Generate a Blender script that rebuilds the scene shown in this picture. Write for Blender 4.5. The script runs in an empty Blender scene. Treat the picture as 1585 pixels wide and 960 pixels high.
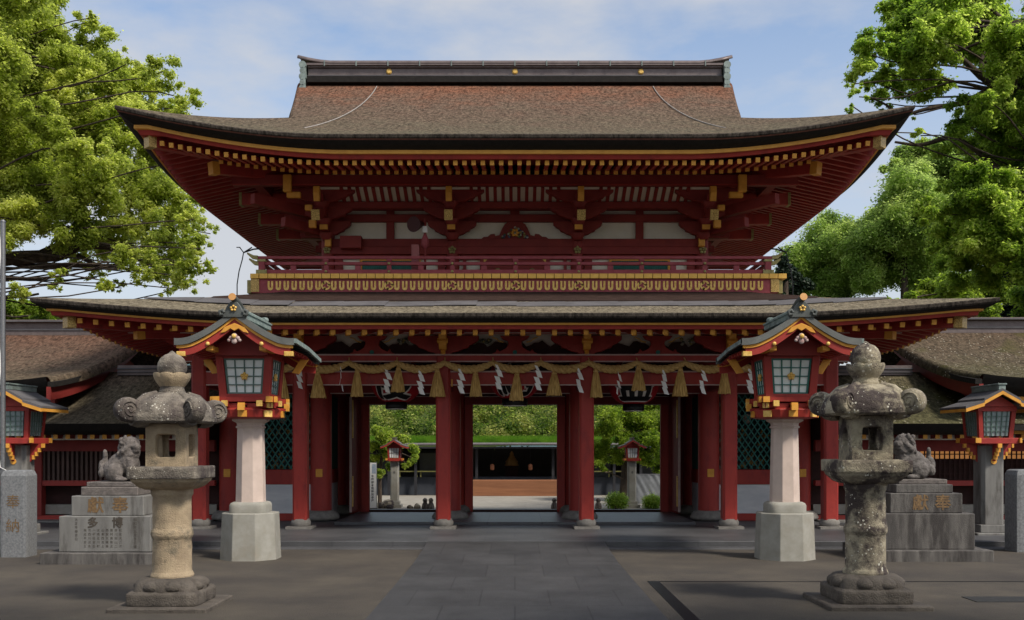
import bpy, bmesh, math, random
import numpy as np
from mathutils import Vector, Matrix, noise

# ------------------------------------------------------------------ camera, world, sun, exposure
SC = bpy.context.scene
COL = SC.collection
F, CX, HY, H = 1564.0, 797.0, 690.0, 2.0        # focal length in photo pixels, vanishing point, eye height
cam_d = bpy.data.cameras.new('camera')
cam = bpy.data.objects.new('camera', cam_d)
COL.objects.link(cam)
cam.location = (0, 0, H)
cam.rotation_euler = (math.pi / 2, 0, 0)
cam_d.sensor_fit = 'HORIZONTAL'
cam_d.sensor_width = 36.0
cam_d.lens = 36.0 * F / 1585.0
cam_d.shift_x = (792.5 - CX) / 1585.0
cam_d.shift_y = (HY - 480.0) / 1585.0
cam_d.clip_end = 6000
cam_d.clip_start = 0.05
SC.camera = cam

SUN_EL, SUN_AZ = math.radians(48), math.radians(50)     # azimuth: to the right of straight behind the camera
sun_dir = Vector((math.sin(SUN_AZ) * math.cos(SUN_EL), -math.cos(SUN_AZ) * math.cos(SUN_EL), math.sin(SUN_EL)))
sd = bpy.data.lights.new('sun', 'SUN')
sd.energy = 2.3
sd.angle = math.radians(9)
sd.color = (1.0, 0.93, 0.82)
sun = bpy.data.objects.new('sun', sd)
COL.objects.link(sun)
sun.rotation_euler = sun_dir.to_track_quat('Z', 'Y').to_euler()
sun.location = (20, -20, 40)

W = bpy.data.worlds.new('World')
SC.world = W
W.use_nodes = True
nt = W.node_tree
nt.nodes.clear()
def wn(t, **k):
    n = nt.nodes.new(t)
    for a, b in k.items(): setattr(n, a, b)
    return n
sky = wn('ShaderNodeTexSky', sky_type='NISHITA', sun_disc=False)
sky.sun_elevation = SUN_EL
sky.sun_rotation = math.pi - SUN_AZ
sky.air_density, sky.dust_density, sky.ozone_density = 1.0, 1.6, 1.0
tc = wn('ShaderNodeTexCoord')
mp = wn('ShaderNodeMapping')
mp.inputs['Scale'].default_value = (1.0, 1.0, 2.6)
mp.inputs['Location'].default_value = (0.35, 0.1, 0.0)
n1 = wn('ShaderNodeTexNoise')
n1.inputs['Scale'].default_value = 2.6
n1.inputs['Detail'].default_value = 9
n1.inputs['Roughness'].default_value = 0.55
cr = wn('ShaderNodeValToRGB')
cr.color_ramp.elements[0].position, cr.color_ramp.elements[1].position = 0.40, 0.59
# clouds thin out towards the right of the view
sep = wn('ShaderNodeSeparateXYZ')
gr = wn('ShaderNodeMapRange')
gr.inputs['From Min'].default_value, gr.inputs['From Max'].default_value = -0.25, 0.35
gr.inputs['To Min'].default_value, gr.inputs['To Max'].default_value = 0.08, -0.10
ad = wn('ShaderNodeMath', operation='ADD')
hz = wn('ShaderNodeMapRange')           # more veil low down
hz.inputs['From Min'].default_value, hz.inputs['From Max'].default_value = 0.05, 0.42
hz.inputs['To Min'].default_value, hz.inputs['To Max'].default_value = 1.0, 0.0
mx = wn('ShaderNodeMath', operation='MAXIMUM')
mixc = wn('ShaderNodeMixRGB')
mixc.inputs['Color2'].default_value = (3.25, 3.32, 3.5, 1)
bg = wn('ShaderNodeBackground')
bg.inputs['Strength'].default_value = 0.112
out = wn('ShaderNodeOutputWorld')
L = nt.links.new
L(tc.outputs['Generated'], mp.inputs['Vector']); L(mp.outputs['Vector'], n1.inputs['Vector'])
L(tc.outputs['Generated'], sep.inputs[0]); L(sep.outputs['X'], gr.inputs['Value']); L(sep.outputs['Z'], hz.inputs['Value'])
L(n1.outputs['Fac'], ad.inputs[0]); L(gr.outputs[0], ad.inputs[1]); L(ad.outputs[0], cr.inputs['Fac'])
L(cr.outputs['Color'], mx.inputs[0]); L(hz.outputs[0], mx.inputs[1])
ml = wn('ShaderNodeMath', operation='MULTIPLY'); ml.inputs[1].default_value = 0.92
L(mx.outputs[0], ml.inputs[0]); L(ml.outputs[0], mixc.inputs['Fac'])
L(sky.outputs['Color'], mixc.inputs['Color1']); L(mixc.outputs['Color'], bg.inputs['Color']); L(bg.outputs[0], out.inputs[0])

SC.view_settings.view_transform = 'Standard'
SC.view_settings.look = 'None'
SC.view_settings.gamma = 1.0
SC.view_settings.use_curve_mapping = False
SC.view_settings.exposure = 0.80
SC.cycles.use_denoising = True
SC.cycles.max_bounces = 10
SC.cycles.diffuse_bounces = 8
SC.cycles.transparent_max_bounces = 6

# ------------------------------------------------------------------ helpers
random.seed(7)
RNG = np.random.default_rng(11)
R = math.radians
ORG = {}

def P(px, py, d):
    return Vector(((px - CX) / F * d, d, H + (HY - py) / F * d))
def X(px, d): return (px - CX) / F * d
def Z(py, d): return H + (HY - py) / F * d

class MB:
    def __init__(self): self.v, self.f, self.m, self.s = [], [], [], []
    def add(self, vs, fs, m=0, smooth=False):
        o = len(self.v)
        self.v += [tuple(a) for a in vs]
        for i, f in enumerate(fs):
            self.f.append([o + k for k in f]); self.m.append(m[i] if isinstance(m, list) else m); self.s.append(smooth)
        return self
    def boxb(self, x0, x1, y0, y1, z0, z1, m=0):
        vs = [(x0,y0,z0),(x1,y0,z0),(x1,y1,z0),(x0,y1,z0),(x0,y0,z1),(x1,y0,z1),(x1,y1,z1),(x0,y1,z1)]
        return self.add(vs, [(0,3,2,1),(4,5,6,7),(0,1,5,4),(1,2,6,5),(2,3,7,6),(3,0,4,7)], m)
    def box(self, c, s, m=0, rz=0.0, mat=None):
        hx, hy, hz = s[0]/2, s[1]/2, s[2]/2
        vs = [Vector(a) for a in [(-hx,-hy,-hz),(hx,-hy,-hz),(hx,hy,-hz),(-hx,hy,-hz),(-hx,-hy,hz),(hx,-hy,hz),(hx,hy,hz),(-hx,hy,hz)]]
        if rz: mat = Matrix.Rotation(rz, 3, 'Z')
        if mat is not None: vs = [mat @ a for a in vs]
        c = Vector(c)
        return self.add([a + c for a in vs], [(0,3,2,1),(4,5,6,7),(0,1,5,4),(1,2,6,5),(2,3,7,6),(3,0,4,7)], m)
    def beam(self, p0, p1, w, h, m=0, cap=None, up=(0,0,1), cap1=None):
        p0, p1 = Vector(p0), Vector(p1)
        d = (p1 - p0).normalized(); u = Vector(up); s = d.cross(u).normalized(); u = s.cross(d)
        vs = []
        for p in (p0, p1):
            for a, b in ((-1,-1),(1,-1),(1,1),(-1,1)): vs.append(p + s*(a*w/2) + u*(b*h/2))
        c0 = m if cap is None else cap
        c1 = m if cap1 is None else cap1
        return self.add(vs, [(0,1,2,3),(7,6,5,4),(0,4,5,1),(1,5,6,2),(2,6,7,3),(3,7,4,0)], [c0,c1,m,m,m,m])
    def prism(self, pts, y0, y1, m=0, side=None, axis='y'):
        n = len(pts)
        if axis == 'y': vs = [(a, y0, b) for a, b in pts] + [(a, y1, b) for a, b in pts]
        elif axis == 'x': vs = [(y0, a, b) for a, b in pts] + [(y1, a, b) for a, b in pts]
        else: vs = [(a, b, y0) for a, b in pts] + [(a, b, y1) for a, b in pts]
        fs = [tuple(range(n)), tuple(range(2*n-1, n-1, -1))]
        mm = [m, m]
        for i in range(n):
            j = (i+1) % n
            fs.append((j, i, n+i, n+j)); mm.append(m if side is None else side)
        return self.add(vs, fs, mm)
    def lathe(self, prof, n=24, c=(0,0,0), m=0, smooth=True, sq=None, rot=0.0, sx=1.0, sy=1.0):
        # sq: superellipse exponent (2 round, big = square)
        vs, fs = [], []
        for r, z in prof:
            for i in range(n):
                a = 2*math.pi*i/n + rot
                ca, sa = math.cos(a), math.sin(a)
                k = 1.0
                if sq: k = (abs(ca)**sq + abs(sa)**sq) ** (-1.0/sq)
                vs.append((c[0]+r*k*ca*sx, c[1]+r*k*sa*sy, c[2]+z))
        for j in range(len(prof)-1):
            for i in range(n):
                a, b = j*n+i, j*n+(i+1) % n
                fs.append((a, b, b+n, a+n))
        self.add(vs, fs, m, smooth)
        o = len(vs)
        self.add(vs[:n], [tuple(range(n-1,-1,-1))], m)
        self.add(vs[-n:], [tuple(range(n))], m)
        return self
    def tube(self, pts, rs, n=8, m=0, smooth=True, cap=True):
        pts = [Vector(p) for p in pts]
        if not hasattr(rs, '__len__'): rs = [rs]*len(pts)
        vs, fs = [], []
        ref = None
        for i, p in enumerate(pts):
            t = (pts[min(i+1, len(pts)-1)] - pts[max(i-1, 0)]).normalized()
            if ref is None:
                ref = Vector((0,0,1)) if abs(t.z) < .9 else Vector((1,0,0))
            s = t.cross(ref)
            if s.length < 1e-5: s = t.cross(Vector((0,1,0)))
            s.normalize(); u = s.cross(t); ref = u
            for k in range(n):
                a = 2*math.pi*k/n
                vs.append(p + (s*math.cos(a) + u*math.sin(a))*rs[i])
        for j in range(len(pts)-1):
            for k in range(n):
                a, b = j*n+k, j*n+(k+1) % n
                fs.append((a, a+n, b+n, b))
        self.add(vs, fs, m, smooth)
        if cap:
            self.add(vs[:n], [tuple(range(n))], m); self.add(vs[-n:], [tuple(range(n-1,-1,-1))], m)
        return self
    def grid(self, fn, nu, nv, m=0, smooth=True, flip=False):
        vs = [fn(i/nu, j/nv) for j in range(nv+1) for i in range(nu+1)]
        fs = []
        for j in range(nv):
            for i in range(nu):
                a = j*(nu+1)+i
                q = (a, a+1, a+nu+2, a+nu+1)
                fs.append(q[::-1] if flip else q)
        return self.add(vs, fs, m, smooth)
    def ell(self, c, r, nu=12, nv=8, m=0, mat=None):
        c = Vector(c); vs, fs = [], []
        for j in range(nv+1):
            t = math.pi*j/nv
            for i in range(nu):
                a = 2*math.pi*i/nu
                p = Vector((r[0]*math.sin(t)*math.cos(a), r[1]*math.sin(t)*math.sin(a), -r[2]*math.cos(t)))
                if mat is not None: p = mat @ p
                vs.append(c+p)
        for j in range(nv):
            for i in range(nu):
                a, b = j*nu+i, j*nu+(i+1) % nu
                fs.append((a, b, b+nu, a+nu))
        return self.add(vs, fs, m, True)
    def mirrored(self):
        o = MB(); n = len(self.v)
        o.v = self.v + [(-x, y, z) for x, y, z in self.v]
        o.f = self.f + [[n+k for k in reversed(f)] for f in self.f]
        o.m = self.m*2; o.s = self.s*2
        return o
    def build(self, name, mats, parent=None, bevel=0.0, seg=1, loc=None, solid=0.0):
        if not isinstance(mats, (list, tuple)): mats = [mats]
        me = bpy.data.meshes.new(name)
        org = ORG.get(parent.name, Vector((0,0,0))) if parent else Vector(loc or (0,0,0))
        me.from_pydata([(a[0]-org[0], a[1]-org[1], a[2]-org[2]) for a in self.v], [], self.f)
        for mt in mats: me.materials.append(mt)
        me.polygons.foreach_set('material_index', self.m)
        me.polygons.foreach_set('use_smooth', self.s)
        me.update()
        o = bpy.data.objects.new(name, me)
        COL.objects.link(o)
        if parent: o.parent = parent; ORG[o.name] = org
        else:
            o.location = org; ORG[o.name] = org
        if bevel:
            b = o.modifiers.new('bevel', 'BEVEL'); b.width = bevel; b.segments = seg; b.limit_method = 'ANGLE'; b.angle_limit = R(40)
        if solid:
            b = o.modifiers.new('solid', 'SOLIDIFY'); b.thickness = solid
        return o

def tag(o, label=None, cat=None, group=None, kind=None):
    if label: o['label'] = label
    if cat: o['category'] = cat
    if group: o['group'] = group
    if kind: o['kind'] = kind
    return o
def thing(name, loc, label, cat, group=None):
    o = bpy.data.objects.new(name, None); COL.objects.link(o)
    o.location = loc; o.empty_display_size = 0.2
    ORG[o.name] = Vector(loc)
    return tag(o, label, cat, group)
def local(name, label, cat, group=None):      # built round the origin, moved afterwards
    return thing(name, (0,0,0), label, cat, group)
def dup(o, parent=None, loc=None, label=None, sx=None, rz=None):
    c = o.copy(); COL.objects.link(c)
    if parent: c.parent = parent
    if loc is not None: c.location = loc
    if label: c['label'] = label
    if rz is not None: c.rotation_euler = (0,0,rz)
    if sx is not None: c.scale = sx
    for ch in list(o.children): dup(ch, c)
    return c

# ------------------------------------------------------------------ materials
def new_mat(name):
    m = bpy.data.materials.new(name); m.use_nodes = True
    t = m.node_tree; b = t.nodes['Principled BSDF']
    return m, t, b
def col4(c): return (c[0], c[1], c[2], 1)
def mat(name, c, c2=None, rough=.6, scale=3.0, bump=.0, bscale=40., spec=.3, metal=0., stain=None, sscale=1.2, spots=None, stretch=(1,1,1), detail=6, lo=.35, hi=.65, slo=.5, shi=.68):
    m, t, b = new_mat(name); N, Lk = t.nodes.new, t.links.new
    g = N('ShaderNodeNewGeometry'); mpn = N('ShaderNodeMapping'); mpn.inputs['Scale'].default_value = stretch
    Lk(g.outputs['Position'], mpn.inputs['Vector'])
    v = mpn.outputs['Vector']
    nz = N('ShaderNodeTexNoise'); nz.inputs['Scale'].default_value = scale; nz.inputs['Detail'].default_value = detail
    nz.inputs['Roughness'].default_value = .62
    Lk(v, nz.inputs['Vector'])
    r = N('ShaderNodeValToRGB'); r.color_ramp.elements[0].position = lo; r.color_ramp.elements[1].position = hi
    if c2 is None: c2 = tuple(x*.7 for x in c)
    r.color_ramp.elements[0].color = col4(c2); r.color_ramp.elements[1].color = col4(c)
    Lk(nz.outputs['Fac'], r.inputs['Fac'])
    cur = r.outputs['Color']
    if stain:
        n2 = N('ShaderNodeTexNoise'); n2.inputs['Scale'].default_value = sscale; n2.inputs['Detail'].default_value = 9; n2.inputs['Roughness'].default_value = .7
        Lk(v, n2.inputs['Vector'])
        r2 = N('ShaderNodeMapRange'); r2.inputs['From Min'].default_value = slo; r2.inputs['From Max'].default_value = shi
        Lk(n2.outputs['Fac'], r2.inputs['Value'])
        mxn = N('ShaderNodeMixRGB'); mxn.inputs['Color2'].default_value = col4(stain)
        Lk(r2.outputs[0], mxn.inputs['Fac']); Lk(cur, mxn.inputs['Color1']); cur = mxn.outputs['Color']
    if spots:
        vo = N('ShaderNodeTexVoronoi'); vo.inputs['Scale'].default_value = spots[1]
        Lk(g.outputs['Position'], vo.inputs['Vector'])
        n3 = N('ShaderNodeTexNoise'); n3.inputs['Scale'].default_value = 4.0; Lk(g.outputs['Position'], n3.inputs['Vector'])
        r4 = N('ShaderNodeMapRange'); r4.inputs['From Min'].default_value = .45; r4.inputs['From Max'].default_value = .75
        r4.inputs['To Min'].default_value = 0.02; r4.inputs['To Max'].default_value = spots[2]
        Lk(n3.outputs['Fac'], r4.inputs['Value'])
        lt = N('ShaderNodeMath'); lt.operation = 'LESS_THAN'; Lk(vo.outputs['Distance'], lt.inputs[0]); Lk(r4.outputs[0], lt.inputs[1])
        mxn = N('ShaderNodeMixRGB'); mxn.inputs['Color2'].default_value = col4(spots[0])
        Lk(lt.outputs[0], mxn.inputs['Fac']); Lk(cur, mxn.inputs['Color1']); cur = mxn.outputs['Color']
    Lk(cur, b.inputs['Base Color'])
    b.inputs['Roughness'].default_value = rough; b.inputs['Metallic'].default_value = metal
    b.inputs['Specular IOR Level'].default_value = spec
    if bump:
        n4 = N('ShaderNodeTexNoise'); n4.inputs['Scale'].default_value = bscale; n4.inputs['Detail'].default_value = 5
        Lk(v if name == 'tree_bark' else g.outputs['Position'], n4.inputs['Vector'])
        bp = N('ShaderNodeBump'); bp.inputs['Strength'].default_value = bump; bp.inputs['Distance'].default_value = .03
        Lk(n4.outputs['Fac'], bp.inputs['Height']); Lk(bp.outputs['Normal'], b.inputs['Normal'])
    return m

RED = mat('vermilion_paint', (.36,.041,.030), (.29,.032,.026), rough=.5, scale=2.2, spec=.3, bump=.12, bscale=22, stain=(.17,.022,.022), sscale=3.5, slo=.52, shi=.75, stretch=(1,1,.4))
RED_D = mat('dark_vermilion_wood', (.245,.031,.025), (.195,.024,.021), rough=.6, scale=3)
RED_RAIL = mat('sun_faded_vermilion', (.30,.062,.07), (.24,.042,.048), rough=.6, scale=6)
YEL = mat('ochre_yellow_paint', (.74,.36,.06), (.60,.27,.04), rough=.5, scale=5)
GOLD = mat('gilded_copper', (.84,.56,.17), (.62,.37,.08), rough=.42, scale=14, metal=.1)
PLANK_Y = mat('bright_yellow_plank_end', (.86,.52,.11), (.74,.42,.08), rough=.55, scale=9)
GOLD_E = mat('engraved_gilt', (.62,.42,.14), (.22,.13,.04), rough=.4, scale=60, metal=.3, lo=.42, hi=.55)
GOLD_OLD = mat('tarnished_gilt', (.36,.31,.12), (.25,.21,.08), rough=.5, scale=12, metal=.3)
WHITE = mat('white_plaster', (.80,.75,.65), (.74,.69,.59), rough=.8, scale=3)
MARBLE = mat('white_marble', (.62,.62,.62), (.50,.51,.53), rough=.5, scale=1.6, stretch=(1,1,4))
PALE = mat('pale_edge_strip', (.55,.42,.38), (.45,.3,.28), rough=.6, scale=6)  # thin pale strips along beam and door-leaf edges
TEAL = mat('teal_green_paint', (.03,.17,.14), (.02,.12,.10), rough=.5, scale=6)
GREEN_D = mat('dark_green_board', (.012,.055,.042), (.008,.04,.03), rough=.6, scale=4)
BLACK = mat('black_lacquer', (.012,.012,.013), (.008,.008,.009), rough=.4, scale=4)
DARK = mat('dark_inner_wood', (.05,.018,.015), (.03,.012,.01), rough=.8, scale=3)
BARK_B = mat('black_bark_underlayer', (.018,.015,.013), (.010,.009,.008), rough=.9, scale=9, bump=.4, bscale=60)
COPPER_D = mat('dark_copper_sheet', (.17,.135,.125), (.12,.092,.086), rough=.45, scale=5, metal=.3, spec=.4)
COPPER_T = mat('teal_copper_patina', (.25,.305,.28), (.16,.205,.195), rough=.6, scale=7, stain=(.10,.12,.11), sscale=3)
SHEET = mat('grey_metal_sheet', (.13,.125,.13), (.09,.087,.092), rough=.8, scale=2, metal=0, spec=.15)
BROWN_ROOF = mat('brown_bark_sheet', (.05,.032,.027), (.034,.022,.019), rough=.95, scale=4, bump=.2, spec=.05)
ROPE = mat('rice_straw', (.64,.43,.17), (.44,.27,.09), rough=.85, scale=30, bump=.5, bscale=120)
TASSEL = mat('straw_tassel', (.60,.38,.13), (.34,.19,.055), rough=.9, scale=45, stretch=(1,1,.06), lo=.4, hi=.6)
PAPER = mat('white_paper', (.90,.89,.86), (.85,.84,.81), rough=.8, scale=8)
STONE_T = mat('tan_granite', (.43,.335,.22), (.29,.22,.145), rough=.85, scale=5, bump=.5, bscale=70, stain=(.13,.115,.085), sscale=2.6, slo=.52, shi=.66)
STONE_L = mat('lichen_stone', (.27,.235,.19), (.115,.10,.085), rough=.9, scale=6, bump=.6, bscale=60, stain=(.075,.06,.055), sscale=2.6, slo=.45, shi=.62, spots=((.55,.52,.45), 26, .34))
STONE_R = mat('spotted_granite', (.44,.385,.275), (.24,.205,.15), rough=.9, scale=6, bump=.6, bscale=70, stain=(.065,.05,.046), sscale=2.4, slo=.44, shi=.56, spots=((.60,.57,.48), 20, .40))
STONE_B = mat('dark_base_stone', (.14,.12,.10), (.075,.063,.053), rough=.9, scale=6, bump=.6, bscale=50, stain=(.04,.034,.03), sscale=3)  # darker stone for the slab, block and lotus base
STONE_G = mat('grey_granite', (.195,.19,.178), (.145,.14,.132), rough=.8, scale=5, bump=.25, bscale=110, stain=(.055,.048,.042), sscale=2.2, stretch=(1.4,1.4,.3), slo=.50, shi=.68)
STONE_DK = mat('streaked_dark_stone', (.14,.13,.12), (.065,.06,.057), rough=.85, scale=4, bump=.3, bscale=60, stretch=(1.6,1.6,.3), stain=(.045,.04,.038), sscale=3, slo=.48, shi=.62)
STONE_P = mat('pink_granite', (.56,.45,.39), (.49,.39,.335), rough=.7, scale=5, bump=.12, bscale=120)
STONE_W = mat('pale_grey_granite', (.31,.30,.265), (.25,.24,.205), rough=.8, scale=5, bump=.2, bscale=110, stain=(.24,.21,.165), sscale=1.1, slo=.52, shi=.72)
STONE_LION = mat('brown_grey_stone', (.18,.157,.143), (.10,.088,.082), rough=.9, scale=12, bump=.6, bscale=60)
FOOT = mat('pillar_foot_stone', (.24,.225,.205), (.16,.15,.135), rough=.85, scale=8, bump=.2, bscale=60)
SHOJI = mat('milk_glass', (.84,.88,.86), (.76,.80,.79), rough=.35, scale=3, spec=.3)
SHOJI_D = mat('grey_window_glass', (.30,.36,.36), (.2,.25,.25), rough=.15, scale=3, spec=.6)
GRN_FR = mat('grey_green_frame', (.12,.19,.165), (.085,.145,.125), rough=.6, scale=5)
STEEL = mat('brushed_steel', (.26,.26,.265), (.2,.2,.2), rough=.45, scale=30, metal=.8)
BARK = mat('tree_bark', (.085,.062,.045), (.03,.022,.017), rough=.95, scale=7, bump=.8, bscale=18, stretch=(1,1,.35))
ENGRAVE = mat('engraved_shadow_paint', (.085,.07,.055), (.05,.042,.035), rough=.9, scale=9)
GILT_TXT = mat('worn_gilt_letter', (.22,.135,.06), (.11,.07,.04), rough=.7, scale=30)

def thatch_mat(name, zlo, zhi, cl, cm, ch, moss=None):
    m, t, b = new_mat(name); N, Lk = t.nodes.new, t.links.new
    g = N('ShaderNodeNewGeometry'); s = N('ShaderNodeSeparateXYZ'); Lk(g.outputs['Position'], s.inputs[0])
    mr = N('ShaderNodeMapRange'); mr.inputs['From Min'].default_value = zlo; mr.inputs['From Max'].default_value = zhi
    Lk(s.outputs['Z'], mr.inputs['Value'])
    nz = N('ShaderNodeTexNoise'); nz.inputs['Scale'].default_value = 1.1; nz.inputs['Detail'].default_value = 8; nz.inputs['Roughness'].default_value = .7
    Lk(g.outputs['Position'], nz.inputs['Vector'])
    a = N('ShaderNodeMath'); a.operation = 'MULTIPLY_ADD'; a.inputs[1].default_value = .9; a.inputs[2].default_value = -.45
    Lk(nz.outputs['Fac'], a.inputs[0])
    a2 = N('ShaderNodeMath'); a2.operation = 'ADD'; Lk(a.outputs[0], a2.inputs[0]); Lk(mr.outputs[0], a2.inputs[1])
    r = N('ShaderNodeValToRGB'); e = r.color_ramp.elements
    e[0].position = .0; e[0].color = col4(cl); e[1].position = 1.; e[1].color = col4(ch)
    x = e.new(.5); x.color = col4(cm)
    Lk(a2.outputs[0], r.inputs['Fac'])
    mp2 = N('ShaderNodeMapping'); mp2.inputs['Scale'].default_value = (1,.45,.45); Lk(g.outputs['Position'], mp2.inputs['Vector'])
    n2 = N('ShaderNodeTexNoise'); n2.inputs['Scale'].default_value = 13; n2.inputs['Detail'].default_value = 5; n2.inputs['Roughness'].default_value = .75
    Lk(mp2.outputs['Vector'], n2.inputs['Vector'])
    r2 = N('ShaderNodeMapRange'); r2.inputs['From Min'].default_value = .36; r2.inputs['From Max'].default_value = .66
    r2.inputs['To Min'].default_value = .35; r2.inputs['To Max'].default_value = 1.75
    Lk(n2.outputs['Fac'], r2.inputs['Value'])
    mu = N('ShaderNodeMixRGB'); mu.blend_type = 'MULTIPLY'; mu.inputs['Fac'].default_value = 1
    Lk(r.outputs['Color'], mu.inputs['Color1']); Lk(r2.outputs[0], mu.inputs['Color2'])
    cur = mu.outputs['Color']
    if moss:
        n3 = N('ShaderNodeTexNoise'); n3.inputs['Scale'].default_value = .6; n3.inputs['Detail'].default_value = 7
        Lk(g.outputs['Position'], n3.inputs['Vector'])
        r3 = N('ShaderNodeMapRange'); r3.inputs['From Min'].default_value = .56; r3.inputs['From Max'].default_value = .72
        Lk(n3.outputs['Fac'], r3.inputs['Value'])
        mm = N('ShaderNodeMixRGB'); mm.inputs['Color2'].default_value = col4(moss); Lk(r3.outputs[0], mm.inputs['Fac']); Lk(cur, mm.inputs['Color1']); cur = mm.outputs['Color']
        vo = N('ShaderNodeTexVoronoi'); vo.inputs['Scale'].default_value = 9; Lk(g.outputs['Position'], vo.inputs['Vector'])
        lt = N('ShaderNodeMath'); lt.operation = 'LESS_THAN'; lt.inputs[1].default_value = .2; Lk(vo.outputs['Distance'], lt.inputs[0])
        ms = N('ShaderNodeMath'); ms.operation = 'MULTIPLY'; Lk(lt.outputs[0], ms.inputs[0])
        n5 = N('ShaderNodeTexNoise'); n5.inputs['Scale'].default_value = 1.3; Lk(g.outputs['Position'], n5.inputs['Vector'])
        g5 = N('ShaderNodeMath'); g5.operation = 'GREATER_THAN'; g5.inputs[1].default_value = .5; Lk(n5.outputs['Fac'], g5.inputs[0]); Lk(g5.outputs[0], ms.inputs[1])
        mm = N('ShaderNodeMixRGB'); mm.inputs['Color2'].default_value = (.34,.31,.24,1); Lk(ms.outputs[0], mm.inputs['Fac']); Lk(cur, mm.inputs['Color1']); cur = mm.outputs['Color']
    Lk(cur, b.inputs['Base Color'])
    b.inputs['Roughness'].default_value = .95; b.inputs['Specular IOR Level'].default_value = .1
    bp = N('ShaderNodeBump'); bp.inputs['Strength'].default_value = .9; bp.inputs['Distance'].default_value = .05
    Lk(n2.outputs['Fac'], bp.inputs['Height']); Lk(bp.outputs['Normal'], b.inputs['Normal'])
    return m
THATCH_U = thatch_mat('cypress_bark_thatch', 8.6, 13.4, (.105,.090,.060), (.112,.076,.054), (.170,.068,.038))
THATCH_L = thatch_mat('weathered_eave_thatch', 4.0, 6.2, (.19,.165,.115), (.16,.135,.095), (.11,.075,.05))
THATCH_A = thatch_mat('brown_bark_roof', 3.2, 5.6, (.11,.092,.062), (.105,.07,.05), (.12,.062,.042))
THATCH_M = thatch_mat('mossy_bark_roof', 3.2, 5.6, (.075,.07,.035), (.085,.066,.045), (.09,.062,.042), moss=(.06,.062,.012))
LIP = thatch_mat('cut_bark_edge', 0, 20, (.05,.042,.035), (.05,.042,.035), (.05,.042,.035))
LIP_R = mat('reddish_bark_line', (.16,.062,.042), (.09,.038,.028), rough=.9, scale=12)

def leaf_mat(name, c1, c2, c3, sc=.45, tr=.66):
    m, t, b = new_mat(name); N, Lk = t.nodes.new, t.links.new
    g = N('ShaderNodeNewGeometry')
    nz = N('ShaderNodeTexNoise'); nz.inputs['Scale'].default_value = sc; nz.inputs['Detail'].default_value = 3
    Lk(g.outputs['Position'], nz.inputs['Vector'])
    wn_ = N('ShaderNodeTexNoise'); wn_.inputs['Scale'].default_value = 9; wn_.inputs['Detail'].default_value = 2
    Lk(g.outputs['Position'], wn_.inputs['Vector'])
    ad_ = N('ShaderNodeMath'); ad_.operation = 'MULTIPLY_ADD'; ad_.inputs[1].default_value = .6; ad_.inputs[2].default_value = -.3
    Lk(wn_.outputs['Fac'], ad_.inputs[0])
    a2 = N('ShaderNodeMath'); a2.operation = 'ADD'; Lk(ad_.outputs[0], a2.inputs[0]); Lk(nz.outputs['Fac'], a2.inputs[1])
    r = N('ShaderNodeValToRGB'); e = r.color_ramp.elements
    e[0].position = .36; e[0].color = col4(c1); e[1].position = .66; e[1].color = col4(c3); x = e.new(.5); x.color = col4(c2)
    Lk(a2.outputs[0], r.inputs['Fac']); Lk(r.outputs['Color'], b.inputs['Base Color'])
    b.inputs['Roughness'].default_value = .5; b.inputs['Specular IOR Level'].default_value = .25
    ts = N('ShaderNodeBsdfTranslucent'); mxs = N('ShaderNodeMixShader'); mxs.inputs['Fac'].default_value = tr
    hs = N('ShaderNodeHueSaturation'); hs.inputs['Value'].default_value = 2.35; hs.inputs['Saturation'].default_value = 1.05
    Lk(r.outputs['Color'], hs.inputs['Color']); Lk(hs.outputs['Color'], ts.inputs['Color'])
    Lk(b.outputs[0], mxs.inputs[1]); Lk(ts.outputs[0], mxs.inputs[2])
    Lk(mxs.outputs[0], t.nodes['Material Output'].inputs['Surface'])
    return m
LEAF_L = leaf_mat('camphor_leaves', (.18,.22,.036), (.27,.31,.062), (.37,.39,.11))
LEAF_R = leaf_mat('green_camphor_leaves', (.12,.19,.028), (.20,.275,.042), (.30,.36,.08))
LEAF_B = leaf_mat('soft_green_leaves', (.14,.205,.05), (.20,.27,.07), (.28,.34,.10))
LEAF_Y = leaf_mat('young_yellow_leaves', (.13,.19,.025), (.19,.25,.035), (.26,.30,.05))
LEAF_D = leaf_mat('dark_conifer_leaves', (.008,.018,.010), (.014,.028,.014), (.022,.04,.018), tr=.1)
LEAF_H = leaf_mat('hillside_leaves', (.035,.07,.012), (.12,.17,.03), (.30,.30,.10), sc=.9)

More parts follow.
